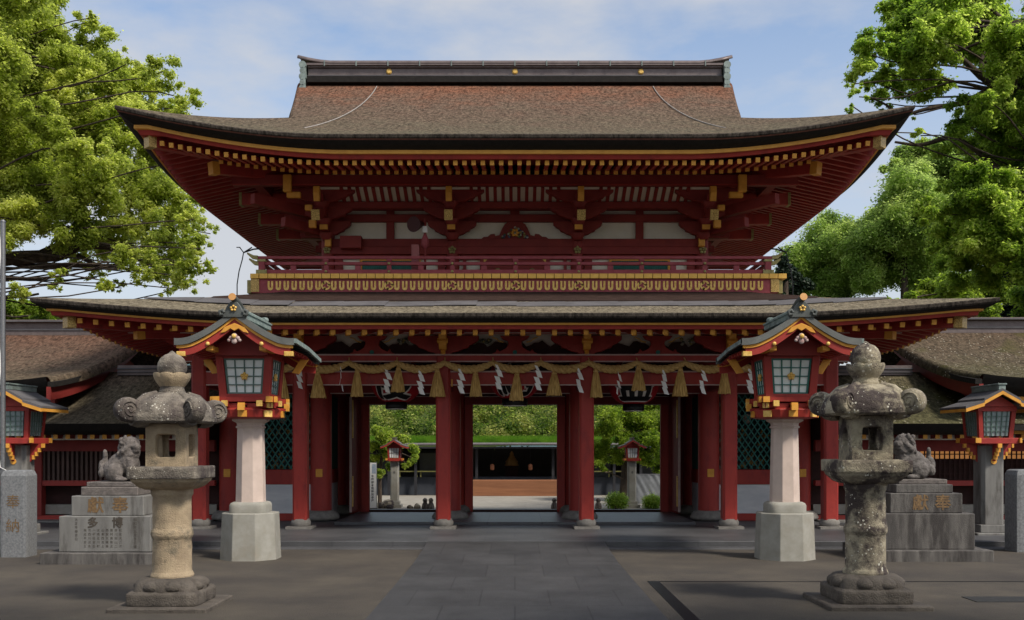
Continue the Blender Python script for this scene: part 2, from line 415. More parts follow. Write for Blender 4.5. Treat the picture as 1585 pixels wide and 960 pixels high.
def tile_mat(name, c, c2, bw, bh, mortar, msize=.006, rough=.6, spec=.35, off=.5):
    m, t, b = new_mat(name); N, Lk = t.nodes.new, t.links.new
    g = N('ShaderNodeNewGeometry')
    br = N('ShaderNodeTexBrick'); br.inputs['Scale'].default_value = 1; br.inputs['Brick Width'].default_value = bw; br.inputs['Row Height'].default_value = bh
    br.inputs['Mortar Size'].default_value = msize; br.inputs['Color1'].default_value = col4(c); br.inputs['Color2'].default_value = col4(c2); br.inputs['Mortar'].default_value = col4(mortar)
    br.offset = off
    mp3 = N('ShaderNodeMapping'); mp3.inputs['Location'].default_value = (bw*.5, 0, 0)
    Lk(g.outputs['Position'], mp3.inputs['Vector']); Lk(mp3.outputs[0], br.inputs['Vector'])
    nz = N('ShaderNodeTexNoise'); nz.inputs['Scale'].default_value = .9; nz.inputs['Detail'].default_value = 9; nz.inputs['Roughness'].default_value = .7
    Lk(g.outputs['Position'], nz.inputs['Vector'])
    r = N('ShaderNodeMapRange'); r.inputs['From Min'].default_value = .3; r.inputs['From Max'].default_value = .7; r.inputs['To Min'].default_value = .65; r.inputs['To Max'].default_value = 1.3
    Lk(nz.outputs['Fac'], r.inputs['Value'])
    mu = N('ShaderNodeMixRGB'); mu.blend_type = 'MULTIPLY'; mu.inputs['Fac'].default_value = 1
    Lk(br.outputs['Color'], mu.inputs['Color1']); Lk(r.outputs[0], mu.inputs['Color2']); Lk(mu.outputs[0], b.inputs['Base Color'])
    b.inputs['Roughness'].default_value = rough; b.inputs['Specular IOR Level'].default_value = spec
    n4 = N('ShaderNodeTexNoise'); n4.inputs['Scale'].default_value = 60; Lk(g.outputs['Position'], n4.inputs['Vector'])
    bp = N('ShaderNodeBump'); bp.inputs['Strength'].default_value = .2; bp.inputs['Distance'].default_value = .02
    Lk(n4.outputs['Fac'], bp.inputs['Height']); Lk(bp.outputs['Normal'], b.inputs['Normal'])
    return m
PAVE = tile_mat('path_flagstones', (.055,.054,.055), (.044,.0435,.045), .9, 1.4, (.034,.033,.034), .010, rough=.65)
PODIUM = tile_mat('podium_flagstones', (.078,.078,.081), (.062,.063,.067), 1.2, .8, (.045,.045,.05), .008, rough=.5)
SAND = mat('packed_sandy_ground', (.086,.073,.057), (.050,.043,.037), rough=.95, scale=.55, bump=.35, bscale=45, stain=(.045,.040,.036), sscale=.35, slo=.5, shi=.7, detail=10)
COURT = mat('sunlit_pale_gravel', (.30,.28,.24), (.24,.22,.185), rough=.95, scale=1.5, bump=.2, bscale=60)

def text_mesh(body, size, bold=0.0, extrude=0.0):
    cu = bpy.data.curves.new('txt', 'FONT'); cu.body = body; cu.size = size; cu.offset = bold; cu.extrude = extrude
    cu.align_x = 'CENTER'; cu.align_y = 'CENTER'; cu.resolution_u = 3
    ob = bpy.data.objects.new('txt', cu); COL.objects.link(ob)
    bpy.context.view_layer.update()
    me = bpy.data.meshes.new_from_object(ob.evaluated_get(bpy.context.evaluated_depsgraph_get()))
    vs = [v.co.copy() for v in me.vertices]; fs = [tuple(p.vertices) for p in me.polygons]
    bpy.data.objects.remove(ob); bpy.data.curves.remove(cu); bpy.data.meshes.remove(me)
    return vs, fs
# ------------------------------------------------------------------ ground
def smooth01(a, b, x):
    t = max(0., min(1., (x-a)/(b-a))); return t*t*(3-2*t)
def ground_z(x, y):
    z = -0.6*smooth01(29.9, 31.3, y)
    return z
xs = [-2000,-600,-200,-80,-40] + list(range(-30, 31, 3)) + [40,80,200,600,2000]
ys = [-400,-100,-40,-20,-10] + list(range(-6, 28, 4)) + [29.9,30.2,30.6,31,31.4,32,34,38,40,45,50,56,70,100,200,600,3000]
g = MB()
vs = [(x, y, ground_z(x, y)) for y in ys for x in xs]
nx = len(xs)
g.add(vs, [(j*nx+i, j*nx+i+1, (j+1)*nx+i+1, (j+1)*nx+i) for j in range(len(ys)-1) for i in range(nx-1)])
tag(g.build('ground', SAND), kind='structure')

# paved approach rising gently on to the podium
g = MB()
prof = [(-30,.004),(14,.004),(17.2,.012),(19.0,.075),(19.87,.117)]
for (y0,z0),(y1,z1) in zip(prof, prof[1:]):
    g.add([(-1.72,y0,z0),(1.76,y0,z0),(1.76,y1,z1),(-1.72,y1,z1)], [(0,1,2,3)])
    for x, s in ((-1.72,1),(1.76,-1)):
        q = [(x,y0,-.05),(x,y1,-.05),(x,y1,z1),(x,y0,z0)]
        g.add(q, [(0,1,2,3)] if s < 0 else [(3,2,1,0)])
tag(g.build('path', PAVE), kind='structure')
g = MB()
g.boxb(1.95,2.12,-10,14.9,-.05,.005); g.boxb(2.12,30,14.83,14.88,-.05,.005)
tag(g.build('drain_channel', BLACK), kind='structure')
g = MB().boxb(5.9,7.1,12.9,13.35,-.05,.008)
tag(g.build('drain_cover', mat('drain_iron', (.035,.034,.033), rough=.7, scale=9)), kind='structure')

g = MB()
g.boxb(-11.6,11.6,20.02,29.95,-.7,.12)                 # podium
g.boxb(-11.63,-1.73,19.87,20.18,-.1,.123); g.boxb(1.77,11.63,19.87,20.18,-.1,.123)   # kerb stones left and right of the path
g.boxb(-1.73,1.77,19.872,20.03,-.1,.119)
g.boxb(-11.9,-1.75,19.45,19.86,-.1,.018); g.boxb(1.79,11.9,19.45,19.86,-.1,.018)
tag(g.build('podium', PODIUM, bevel=.012), kind='structure')
g = MB().boxb(-4.3,4.3,24.05,28.0,.1,.185)
tag(g.build('passage_floor', tile_mat('passage_flagstones', (.085,.087,.093), (.07,.072,.08), 1.3, 1.3, (.03,.03,.035), .012, rough=.35, spec=.5, off=0)), kind='structure')

# ------------------------------------------------------------------ the gate
CY = 27.9
gate = thing('shrine_gate', (0, 25, 0.12), 'two-storey vermilion shrine gate with bark-thatched roofs, a railed balcony and gilded rafter ends', 'gate')
RX = [-7.16, -4.87, -1.625, 1.625, 4.87, 7.16]
ZB = 3.69            # top of the lower tie beam

def pillar(x, y, rnd, r, top, z0=.12, slab=True):
    g = MB()
    if rnd: g.lathe([(r,z0+.15),(r,top)], 28, (x,y,0))
    else:
        c = r*.28
        g.prism([(x-r+c,y-r),(x+r-c,y-r),(x+r,y-r+c),(x+r,y+r-c),(x+r-c,y+r),(x-r+c,y+r),(x-r,y+r-c),(x-r,y-r+c)], z0+.2, top, axis='z')
    o = g.build('pillar', [RED], gate)
    b = MB()
    if rnd: b.lathe([(r*1.2,z0),(r*1.68,z0+.05),(r*1.75,z0+.1),(r*1.55,z0+.19),(r*1.2,z0+.25),(r*1.02,z0+.26)], 28, (x,y,0))
    else:
        b.lathe([(r*1.2,z0+.05),(r*1.38,z0+.1),(r*1.36,z0+.16),(r*1.12,z0+.22),(r*.9,z0+.225)], 24, (x,y,0))
        b.box((x,y,z0+.025), (r*3.5,r*3.5,.06))
    ob = b.build('foot_stone', [FOOT], o)
    return o
for x in RX:
    o = pillar(x, 23.0, False, .165, 4.02)
    pillar(x, 25.4, True, .265, 4.3)
    if abs(x) < 6: pillar(x, CY-.1, True, .24, 4.3)
    pillar(x, 29.4, True, .24, 4.3)
# little gilt plates on the round pillars
for x in (-4.87, 4.87):
    for z in (1.32, 3.58):
        MB().box((x, 25.13, z), (.17,.02,.2)).build('gilt_plate', [YEL], gate, bevel=.008)
for x in (-7.16, 7.16):
    MB().box((x, 22.83, 3.02), (.17,.012,.18)).build('gilt_plate', [YEL], gate, bevel=.006)
    MB().box((x, 25.13, 1.32), (.17,.02,.2)).build('gilt_plate', [YEL], gate, bevel=.006)
MB().box((-1.625+.2, 22.9, 3.42), (.03,.1,.16)).build('gilt_plate', [YEL], gate)

def bay_beams(y, z0, z1, x0, x1, name='tie_beam', w=.22, pale=True):
    g = MB().boxb(x0, x1, y-w/2, y+w/2, z0, z1, 0)
    if pale:
        g.boxb(x0, x1, y-w/2-.004, y-w/2+.02, z1-.028, z1+.004, 1); g.boxb(x0, x1, y-w/2-.004, y-w/2+.02, z0-.004, z0+.02, 1)
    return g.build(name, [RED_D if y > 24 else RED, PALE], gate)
for i in range(5):
    r = .163
    bay_beams(23.0, 3.37, ZB, RX[i]+r, RX[i+1]-r)
    bay_beams(23.0, 3.90, 4.07, RX[i]-(.0 if i else .4), RX[i+1]+(0 if i < 4 else .4), 'head_beam', .26)
    bay_beams(25.4, 3.30, 3.70, RX[i]+.25, RX[i+1]-.25)
for x in RX:     # beams running back from front pillars to the round ones
    MB().boxb(x-.09, x+.09, 23.163, 25.14, 3.34, 3.66).build('cross_beam', [RED_D], gate)
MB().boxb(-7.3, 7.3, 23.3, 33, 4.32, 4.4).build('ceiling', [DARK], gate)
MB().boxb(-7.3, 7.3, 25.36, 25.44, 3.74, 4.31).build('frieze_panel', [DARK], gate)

# door plane
yd = CY-.1
for x0, x1 in ((-1.155,1.155),(-4.0,-2.1),(2.1,4.0)):
    for x in (x0, x1):
        s = -1 if x == x0 else 1
        MB().boxb(min(x, x+s*.22), max(x, x+s*.22), yd-.09, yd+.09, .185, 3.36).build('door_post', [RED], gate, bevel=.01)
    g = MB().boxb(x0-.22, x1+.22, yd-.10, yd+.10, 3.12, 3.36, 0); g.boxb(x0-.22, x1+.22, yd-.104, yd-.09, 3.335, 3.364, 1); g.boxb(x0, x1, yd-.104, yd-.09, 3.116, 3.14, 1)
    g.build('door_lintel', [RED_D, PALE], gate)
    MB().boxb(x0, x1, yd-.08, yd+.08, .17, .235).build('threshold', [DARK], gate)
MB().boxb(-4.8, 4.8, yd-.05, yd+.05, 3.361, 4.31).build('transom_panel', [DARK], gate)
for s in (-1, 1):
    g = MB(); g.boxb(s*4.30-.025, s*4.30+.025, 26.45, 27.62, .26, 3.28, 0)
    g.boxb(s*4.30-.03, s*4.30+.03, 26.43, 26.452, .26, 3.28, 1)
    o = g.build('door_leaf', [RED_D, PALE], gate)
    MB().boxb(s*4.26-.012, s*4.26+.012, 26.5, 26.6, .4, 1.2).boxb(s*4.26-.012, s*4.26+.012, 26.5, 26.6, 2.2, 3.2).build('hinge_plate', [GOLD], o)
for s in (-1, 1): MB().boxb(min(s*4.225,s*4.66), max(s*4.225,s*4.66), yd-.04, yd+.04, .12, 3.36).build('wall_panel', [RED_D], gate)
# side walls of the passage and the front niches
for s in (-1, 1):
    x = s*4.87
    MB().boxb(x-.04, x+.04, 25.66, 27.55, .12, 1.02).build('wall_panel', [MARBLE], gate)
    MB().boxb(x-.06, x+.06, 25.66, 27.55, 1.02, 1.38).build('sill_beam', [RED], gate)
    g = MB().boxb(x-.03, x+.03, 25.66, 27.55, 1.38, 3.3)
    for k in range(14): g.boxb(x-.045, x+.045, 25.7+k*.135, 25.75+k*.135, 1.38, 3.3)
    g.build('lattice_window', [GREEN_D], gate)
    a, b = sorted((s*4.87, s*7.16))
    MB().boxb(a+.25, b-.25, 25.34, 25.46, .30, 1.03).build('wall_panel', [MARBLE], gate, bevel=.008)
    MB().boxb(a+.25, b-.25, 25.31, 25.49, 1.03, 1.40).build('sill_beam', [RED], gate, bevel=.008)
    MB().boxb(a+.25, b-.25, 25.31, 25.49, .12, .30).build('ground_sill', [RED], gate, bevel=.008)
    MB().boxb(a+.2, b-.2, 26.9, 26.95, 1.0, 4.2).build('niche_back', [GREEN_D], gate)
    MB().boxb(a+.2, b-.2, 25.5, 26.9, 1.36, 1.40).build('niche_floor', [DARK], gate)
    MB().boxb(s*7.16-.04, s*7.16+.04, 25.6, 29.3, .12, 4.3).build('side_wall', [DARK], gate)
    g = MB()
    w0, w1, z0, z1 = a+.26, b-.26, 1.41, 3.28
    st = .155
    k0 = -int((z1-z0)/(st*1.45))-1
    for k in range(k0, int((w1-w0)/st)+2):
        for sg in (1, -1):
            # lines x = w0 + k*st + sg*(z - z0)/1.45, clipped to the window
            pts = []
            xa = w0 + k*st if sg > 0 else w1 - k*st
            za, zb = z0, z1
            f = lambda z: xa + sg*(z-z0)/1.45
            if f(za) < w0: za = z0 + (w0-xa)*1.45/sg
            if f(za) > w1: za = z0 + (w1-xa)*1.45/sg
            if f(zb) > w1: zb = z0 + (w1-xa)*1.45/sg
            if f(zb) < w0: zb = z0 + (w0-xa)*1.45/sg
            if zb - za < .05 or za < z0-.001 or zb > z1+.001: continue
            g.beam((f(za),25.38+.012*sg,za), (f(zb),25.38+.012*sg,zb), .026, .022, 0, up=(0,1,0))
    g.build('lattice_window', [TEAL], gate)
    # seated guardian figure behind the lattice
    cx = (a+b)/2
    gd = thing('guardian_statue', (cx, 26.3, 1.40), 'dark robed guardian figure with gilt trim seated behind the %s teal lattice' % ('left' if s < 0 else 'right'), 'statue', 'guardian figures behind the lattices')
    g = MB()
    g.lathe([(.62,0),(.66,.1),(.58,.32),(.40,.5),(.36,.8),(.34,1.0),(.15,1.15),(.1,1.2)], 20, (cx,26.3,1.4), 0, sy=.6)
    for q in (-1,1):
        g.tube([(cx+q*.3,26.3,2.42),(cx+q*.55,26.15,2.1),(cx+q*.3,25.9,1.95),(cx+q*.12,25.85,1.98)], [.13,.17,.15,.06], 10)
    g.build('robe', [mat('dark_robe_brocade', (.30,.16,.035), (.02,.03,.03), rough=.6, scale=7, lo=.52, hi=.6)], gd)
    g = MB().ell((cx,26.25,2.74), (.13,.14,.17), 16, 12)
    g.ell((cx,26.11,2.72), (.025,.03,.04), 8, 6); g.ell((cx-.13,26.26,2.73), (.02,.03,.05), 8, 6); g.ell((cx+.13,26.26,2.73), (.02,.03,.05), 8, 6)
    g.build('head', [mat('painted_face', (.45,.36,.28), rough=.5)], gd)
    g = MB().lathe([(.145,2.80),(.15,2.9),(.10,2.98),(.06,3.15),(.02,3.2)], 16, (cx,26.27,0)); g.build('black_cap', [BLACK], gd)

# bracket zone above the head beam (d = 23)
Z0, Z1 = 4.07, 4.50
MB().boxb(-7.5, 7.5, 23.20, 23.25, 4.07, 4.56).build('plaster_frieze', [WHITE], gate)
def bracket_arm(x, y0, y1, w=.80, z0=Z0, z1=Z1, mats=None, name='bracket_arm'):
    hh = z1-z0
    half = [(.17,0),(.20,.10*hh),(.34,.16*hh),(.46,.30*hh),(.56,.36*hh),(.60,.50*hh),(.66,.56*hh),(.72,.62*hh),(.80,.78*hh),(.80,hh)]
    half = [(a*w/.8, b) for a, b in half]
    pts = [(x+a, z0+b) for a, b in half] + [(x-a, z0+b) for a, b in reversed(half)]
    return MB().prism(pts, y0, y1).build(name, mats or [RED], gate, bevel=.008)
def frog_leg(x, y0, y1, z0=Z0, z1=Z1):
    hh = z1-z0
    half = [(.52,0),(.50,.07*hh),(.44,.12*hh),(.40,.3*hh),(.35,.16*hh),(.27,.24*hh),(.19,.36*hh),(.15,.55*hh),(.16,.72*hh),(.28,.82*hh),(.34,hh)]
    pts = [(x+a, z0+b) for a, b in half] + [(x-a, z0+b) for a, b in reversed(half)]
    return MB().prism(pts, y0, y1).build('frog_leg_strut', [RED], gate, bevel=.006)
for i, x in enumerate(RX):
    bracket_arm(x, 22.93, 23.10)
    g = MB()     # gilt nosing that points forwards
    pts = [(22.92,4.16),(22.75,4.18),(22.66,4.27),(22.62,4.40),(22.55,4.52),(22.62,4.53),(22.70,4.46),(22.80,4.52),(22.92,4.52)]
    g.prism(pts, x-.085, x+.085, axis='x'); g.prism([(22.93,4.05),(22.80,4.08),(22.84,4.17),(22.93,4.17)], x-.05, x+.05, axis='x')
    g.prism([(22.70,4.29),(22.60,4.34),(22.64,4.42),(22.72,4.42)], x-.12, x+.12, axis='x')
    g.build('gilt_nosing', [YEL], gate, bevel=.012)
for i in range(5):
    m = (RX[i]+RX[i+1])/2
    frog_leg(m, 22.95, 23.09)
    MB().tube([(m,22.955,4.12),(m,22.92,4.12)], .05, 10).build('boss', [TEAL], gate)
    w = (RX[i+1]-RX[i])/2
    # carved dark board inside each arch and a gilt rim at its shoulders
    for q in (-1, 1):
        xa, xb = sorted((m+q*.17, m+q*(w-.17)))
        n = 14
        top = [(xa+(xb-xa)*k/n, 4.34+.055*math.sin(k*1.1+q+i)+.03*math.sin(k*2.3+i)) for k in range(n+1)]
        MB().prism([(xa,4.072),(xb,4.072)]+top[::-1], 23.12, 23.17).build('carved_board', [DARK], gate)
        xo = m+q*(w-.62); xi = m+q*.42
        for xx, dr in ((xo, -q), (xi, q)):
            g = MB()
            p = [(xx-dr*.16, 23.06, 4.36),(xx-dr*.06, 23.06, 4.385),(xx, 23.06, 4.44),(xx+dr*.10,23.06,4.475)]
            g.tube(p, .016, 6)
            g.build('gilt_rim', [GOLD], gate)
        if (i+int(q>0)) % 2 == 0:
            g = MB()
            for k in range(16):
                g.ell((m+q*(w*.5)+random.uniform(-.26,.26), 23.13, 4.38+random.uniform(-.06,.07)), (.045,.03,.035), 7, 5, random.choice([0,1,2]))
            g.build('carved_flowers', [mat('aged_carving_a', (.35,.33,.26)), mat('aged_carving_b', (.12,.14,.10)), GOLD_OLD], gate)
bay_beams(22.55, 4.50, 4.62, -8.6, 8.6, 'eave_purlin', .2)

# ------------------------------------------------------------------ eaves and roofs
def make_lift(Lh, Rr, ex): return lambda c: Lh*max(0., 1-c/Rr)**ex
CY2 = 29.55
def loop_pts(A, B, cy, inset, z, lift, n=48):
    a, b = A-inset, B-inset
    out_ = []
    def t(k):     # denser to the corners
        u = k/n*2-1
        return math.copysign(1-(1-abs(u))**1.35, u)
    def zz(c): return z + lift(max(c, inset))
    for k in range(n): x = t(k)*a; out_.append((x, cy-b, zz(a-abs(x))))
    for k in range(n): y = t(k)*b; out_.append((a, cy+y, zz(b-abs(y)) if (y < 0 or cy == CY) else z))
    for k in range(n): x = -t(k)*a; out_.append((x, cy+b, zz(a-abs(x)) if cy == CY else z))
    for k in range(n): y = -t(k)*b; out_.append((-a, cy+y, zz(b-abs(y)) if (y < 0 or cy == CY) else z))
    return out_
def eave_band(name, prof, A, B, lift, m, close=False, smooth=False, parent=None, cy=None):
    g = MB(); rings = [loop_pts(A, B, cy or (CY2 if A == A2 else CY), i, z, lift) for i, z in prof]
    n = len(rings[0]); vs = [p for r in rings for p in r]; fs = []
    cnt = len(rings) if close else len(rings)-1
    for j in range(cnt):
        j2 = (j+1) % len(rings)
        for k in range(n): fs.append((j*n+k, j2*n+k, j2*n+(k+1) % n, j*n+(k+1) % n))
    g.add(vs, fs, 0, smooth)
    return g.build(name, [m], parent or gate)

# --- lower roof
A1, B1 = 9.74, 7.6
A2, B2 = 8.75, 7.45
lift1 = make_lift(.31, 4.6, 1.5)
def prof1(t): return 4.67 + .2*t + .0115*t*t
T1 = 4.35
def slope_grid(A, B, prof, lift, t0, t1, side, nu=70, nv=14, edge=None, CY=CY, rear=True):
    def fn(u, v):
        t = t0 + (t1-t0)*v
        s = 2*u-1; s = math.copysign(1-(1-abs(s))**1.3, s)
        if side in 'fb':
            w = edge(t) if edge else A-t
            x = s*w; c = A-abs(x) if not edge else max(A-abs(x), t if t < 99 else 0)
            z = prof(t) + (lift(max(c, t)) if (side == 'f' or rear) else 0)
            return (x, CY-B+t, z) if side == 'f' else (-x, CY+B-t, z)
        w = B-t; y = s*w; yy_ = y if side == 'r' else -y; z = prof(t) + (lift(max(B-abs(y), t)) if (rear or yy_ < 0) else 0)
        return (A-t, CY+y, z) if side == 'r' else (-(A-t), CY-y, z)
    return MB().grid(fn, nu, nv)
g = MB()
for sd_ in 'frbl':
    q = slope_grid(A1, B1, prof1, lift1, 0, T1, sd_)
    g.add(q.v, q.f, 0, True)
low = g.build('lower_roof', [THATCH_L], gate)
eave_band('thatch_edge', [(0,4.672),(-.01,4.655),(.0,4.60),(.03,4.565)], A1, B1, lift1, LIP, parent=low)
eave_band('bark_underlayer', [(.03,4.568),(.10,4.53),(.24,4.49)], A1, B1, lift1, BARK_B)
eave_band('eave_trim', [(.22,4.497),(.22,4.455),(.34,4.455),(.34,4.497)], A1, B1, lift1, YEL)
eave_band('fascia_board', [(.28,4.455),(.30,4.378),(.40,4.378),(.44,4.46)], A1, B1, lift1, RED)
eave_band('soffit', [(.40,4.44),(1.6,4.56),(1.6,4.555),(2.9,4.90)], A1, B1, lift1, RED)
# metal sheets laid on the lower slope
def sheet_row(s):
    g = MB(); random.seed(5)
    x = -8.05
    while x < 8.05:
        w = random.uniform(.8, 1.25); x1 = min(x+w, 8.05); j = random.uniform(-.05,.05); dz = random.uniform(.012,.03)
        vs = []
        for t, e in ((1.60+j,0),(2.35+j*.5,.012)):
            for xx, tw in ((x+.006,0),(x1+.01,.012)):
                t_ = min(t, A1-abs(xx)-.02)
                vs.append((xx, CY-B1+t_, prof1(t_)+lift1(max(A1-abs(xx), t_))+dz+e+tw))
        g.add(vs, [(0,1,3,2)])
        x = x1
    return g.build('metal_sheeting', [SHEET], low, solid=.012)
sheet_row(1)
g = MB()
for k in range(60):
    pass
def upstand(u, v):
    x = (2*u-1)*6.9; t = 2.6+v*1.75; t = min(t, A1-abs(x))
    return (x, CY-B1+t, prof1(t)+lift1(max(A1-abs(x), t))+.02)
MB().grid(upstand, 40, 6).build('bark_sheeting', [BROWN_ROOF], low)

# --- upper roof
lift2 = make_lift(.63, 4.65, 1.8)
def prof2(t): return 8.82 + .3422*t + .02253*t*t
TG = 3.147
def edge2(t):
    if t < TG-.35: return A2-t
    u = (t-TG+.35)/(B2-TG+.35)
    s = smooth01(0, .35, u)
    return max(A2-t, 5.60)*(1-s) + s*(5.60+.68*u)
g = MB()
for sd_ in 'fb':
    q = slope_grid(A2, B2, prof2, lift2, 0, B2-.02, sd_, 90, 26, edge2, CY=CY2, rear=False); g.add(q.v, q.f, 0, True)
for sd_ in 'rl':
    q = slope_grid(A2, B2, prof2, lift2, 0, TG+.5, sd_, 60, 12, CY=CY2, rear=False); g.add(q.v, q.f, 0, True)
up = g.build('upper_roof', [THATCH_U], gate)
# thick rounded verge of the gable, and the gable wall
for s in (-1, 1):
    g = MB()
    def verge(u, v):
        # u runs eave-front -> ridge -> back, v round the verge roll
        tt = TG-.2 + (B2-TG+.2)*(1-abs(2*u-1))
        x = edge2(tt); a = v*math.pi*.62
        z = prof2(tt) - .26*(1-math.cos(a))*.75; xx = x + .10*math.sin(a) - (0.25 if v > .95 else 0)
        y = (CY2-B2+tt) if u < .5 else (CY2+B2-tt)
        return (s*xx, y, z)
    g.grid(verge, 40, 6, flip=(s < 0)); g.build('gable_verge', [THATCH_U], up)
    g = MB(); n = 20
    pts = [(CY2-B2+TG+.2, prof2(TG)-.3)] + [(CY2-B2+TG+.2+(B2-TG-.2)*k/n, prof2(TG+.2+(B2-TG-.2)*k/n)-.35) for k in range(n+1)] + [(CY2+B2-TG-.2-(B2-TG-.2)*(k)/n, 0) for k in range(0)]
    pts = pts + [(2*CY2-a, b) for a, b in reversed(pts)]
    MB().prism(pts, min(s*5.2, s*5.3), max(s*5.2, s*5.3), axis='x').build('gable_wall', [RED_D], gate)
eave_band('thatch_edge', [(0,8.822),(-.012,8.80),(0,8.75),(.02,8.728)], A2, B2, lift2, LIP, parent=up)
eave_band('bark_line', [(.02,8.73),(.045,8.70)], A2, B2, lift2, LIP_R, parent=up)
eave_band('bark_underlayer', [(.045,8.70),(.14,8.63),(.32,8.55)], A2, B2, lift2, BARK_B)
eave_band('eave_trim', [(.30,8.555),(.30,8.475),(.44,8.475),(.44,8.555)], A2, B2, lift2, YEL)
eave_band('fascia_board', [(.36,8.475),(.40,8.385),(.48,8.385),(.52,8.50)], A2, B2, lift2, RED)
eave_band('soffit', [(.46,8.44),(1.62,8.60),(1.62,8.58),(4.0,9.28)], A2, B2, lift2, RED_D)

def rafter_obj(name, p0, p1, w, h, cap, parent=gate):
    g = MB().beam(p0, p1, w, h, 0)
    d = (Vector(p1)-Vector(p0)).normalized()
    o = g.build(name, [RED], parent)
    return o
CAPM = YEL
def rafters(A, B, lift, name, ins0, ins1, z0, z1, w, h, sp, sides, xmax=None):
    cy = CY2 if A == A2 else CY
    for sd_ in sides:
        half, oth = (A, B) if sd_ in 'fb' else (B, A)
        n = int((half-ins0-.12)/sp)
        ks = [k+.5 for k in range(-n, n)] if sd_ in 'fb' else range(-n, n+1)
        for k in ks:
            x = k*sp
            i1 = min(ins1, max(half-abs(x)-.02, ins0+.15))
            f = (i1-ins0)/(ins1-ins0)
            c = half-abs(x)
            rl_ = 0 if (sd_ in 'lr' and x > 0 and A == A2) else 1
            za = z0 + rl_*lift(max(c, ins0)); zb = z0+(z1-z0)*f + rl_*lift(max(c, i1))
            if sd_ == 'f': p0, p1 = (x, cy-B+ins0, za), (x, cy-B+i1, zb)
            elif sd_ == 'l': p0, p1 = (-A+ins0, cy+x, za), (-A+i1, cy+x, zb)
            else: p0, p1 = (A-ins0, cy+x, za), (A-i1, cy+x, zb)
            v0, v1 = Vector(p0), Vector(p1)
            d = (v1-v0).normalized()
            g = MB().beam(v0, v1, w, h, 0)
            if not (sd_ in 'lr' and A == A2): g.beam(v0-d*.012, v0+d*.03, w+.008, h+.008, 1)
            g.build(name, [RED if sd_ == 'f' else RED, CAPM], gate)
rafters(A2, B2, lift2, 'flying_rafter', .50, 1.75, 8.325, 8.50, .088, .095, .205, 'f')
rafters(A2, B2, lift2, 'base_rafter', 1.50, 3.95, 8.40, 9.10, .092, .12, .205, 'f')
rafters(A2, B2, lift2, 'side_rafter', .50, 3.95, 8.36, 9.12, .09, .11, .25, 'lr')
rafters(A1, B1, lift1, 'lower_flying_rafter', .46, 1.6, 4.335, 4.50, .088, .095, .325, 'f')
rafters(A1, B1, lift1, 'lower_base_rafter', 1.25, 2.75, 4.395, 4.74, .09, .10, .34, 'f')
rafters(A1, B1, lift1, 'lower_side_rafter', .46, 2.7, 4.36, 4.78, .09, .10, .34, 'lr')

def hip_rafter(A, B, lift, i0, i1, z0, z1, w, h, capm, s, name='hip_rafter'):
    cy = CY2 if A == A2 else CY
    a = Vector((s*(A-i0), cy-B+i0, z0+lift(i0))); b = Vector((s*(A-i1), cy-B+i1, z1))
    d = (b-a).normalized()
    o = MB().beam(a, b, w, h).build(name, [RED], gate, bevel=.01)
    MB().beam(a-d*.02, a+d*.16, w+.03, h+.03).build('gilt_cap', [capm], o)
for s in (-1, 1):
    hip_rafter(A2, B2, lift2, .52, 3.9, 8.30, 8.95, .22, .24, GOLD_E, s)
    hip_rafter(A2, B2, lift2, 1.62, 3.9, 8.22, 8.85, .20, .26, YEL, s)
    hip_rafter(A1, B1, lift1, .50, 2.6, 4.30, 4.62, .22, .24, GOLD_E, s)
    hip_rafter(A1, B1, lift1, 1.55, 2.6, 4.26, 4.52, .16, .22, YEL, s)

# ridge
ZR = 12.60
g = MB()
g.boxb(-6.0,6.0,CY2-.42,CY2+.42,ZR-.12,ZR+.05,1)
g.boxb(-6.0,6.0,CY2-.30,CY2+.30,ZR+.05,ZR+.12,0); g.boxb(-6.0,6.0,CY2-.26,CY2+.26,ZR+.12,ZR+.34,0)
g.boxb(-6.0,6.0,CY2-.32,CY2+.32,ZR+.34,ZR+.42,0)
ridge = g.build('ridge', [COPPER_D, BARK_B], gate, bevel=.01)
g = MB()
n = 30
def cap(u, v):
    x = (2*u-1)*6.29; a = math.pi*v
    up_ = .16*max(0,(abs(x)-5.3)/.98)**1.6
    return (x, CY2-.36*math.cos(a), ZR+.43+up_+.15*math.sin(a))
g.grid(cap, 40, 8); g.boxb(-6.0,6.0,CY2-.36,CY2+.36,ZR+.41,ZR+.435)
g.build('ridge_cap', [COPPER_D], ridge, solid=-.03)
g = MB()
for x in np.linspace(-5.5,5.5,13): g.boxb(x-.014,x+.014,CY2-.40,CY2-.36,ZR+.36,ZR+.52)
g.build('ridge_clip', [COPPER_T], ridge)
MB().boxb(-6.0,6.0,CY2-.325,CY2-.30,ZR+.10,ZR+.125).build('ridge_line', [SHEET], ridge)
for x in (-3.65, 0, 3.65):
    MB().tube([(x,CY2-.25,ZR+.24),(x,CY2-.275,ZR+.24),(x,CY2-.30,ZR+.24)], [.085,.085,.05], 16).build('gilt_disc', [GOLD], ridge)
for s in (-1, 1):
    g = MB()
    for k in range(5):
        z = ZR-.30+k*.17
        g.tube([(s*6.12, CY2-.46, z), (s*6.12, CY2+.46, z)], .105 if k % 2 == 0 else .085, 12)
    g.boxb(min(s*6.04,s*6.16), max(s*6.04,s*6.16), CY2-.45, CY2+.45, ZR-.36, ZR+.44)
    g.build('ridge_end', [COPPER_T], ridge)
    pts = []
    for k in range(15):
        u = k/14; x = 3.76+1.02*u**1.6; t = .2+4.6*u
        tt = B2-.45-u*(B2-2.0)
        pts.append((s*(3.98+.95*u**1.7), CY2-B2+tt, prof2(tt)+.03))
    MB().tube(pts, .015, 6).build('roof_cable', [mat('pale_cable', (.36,.33,.30), (.2,.18,.16), scale=18)], up)

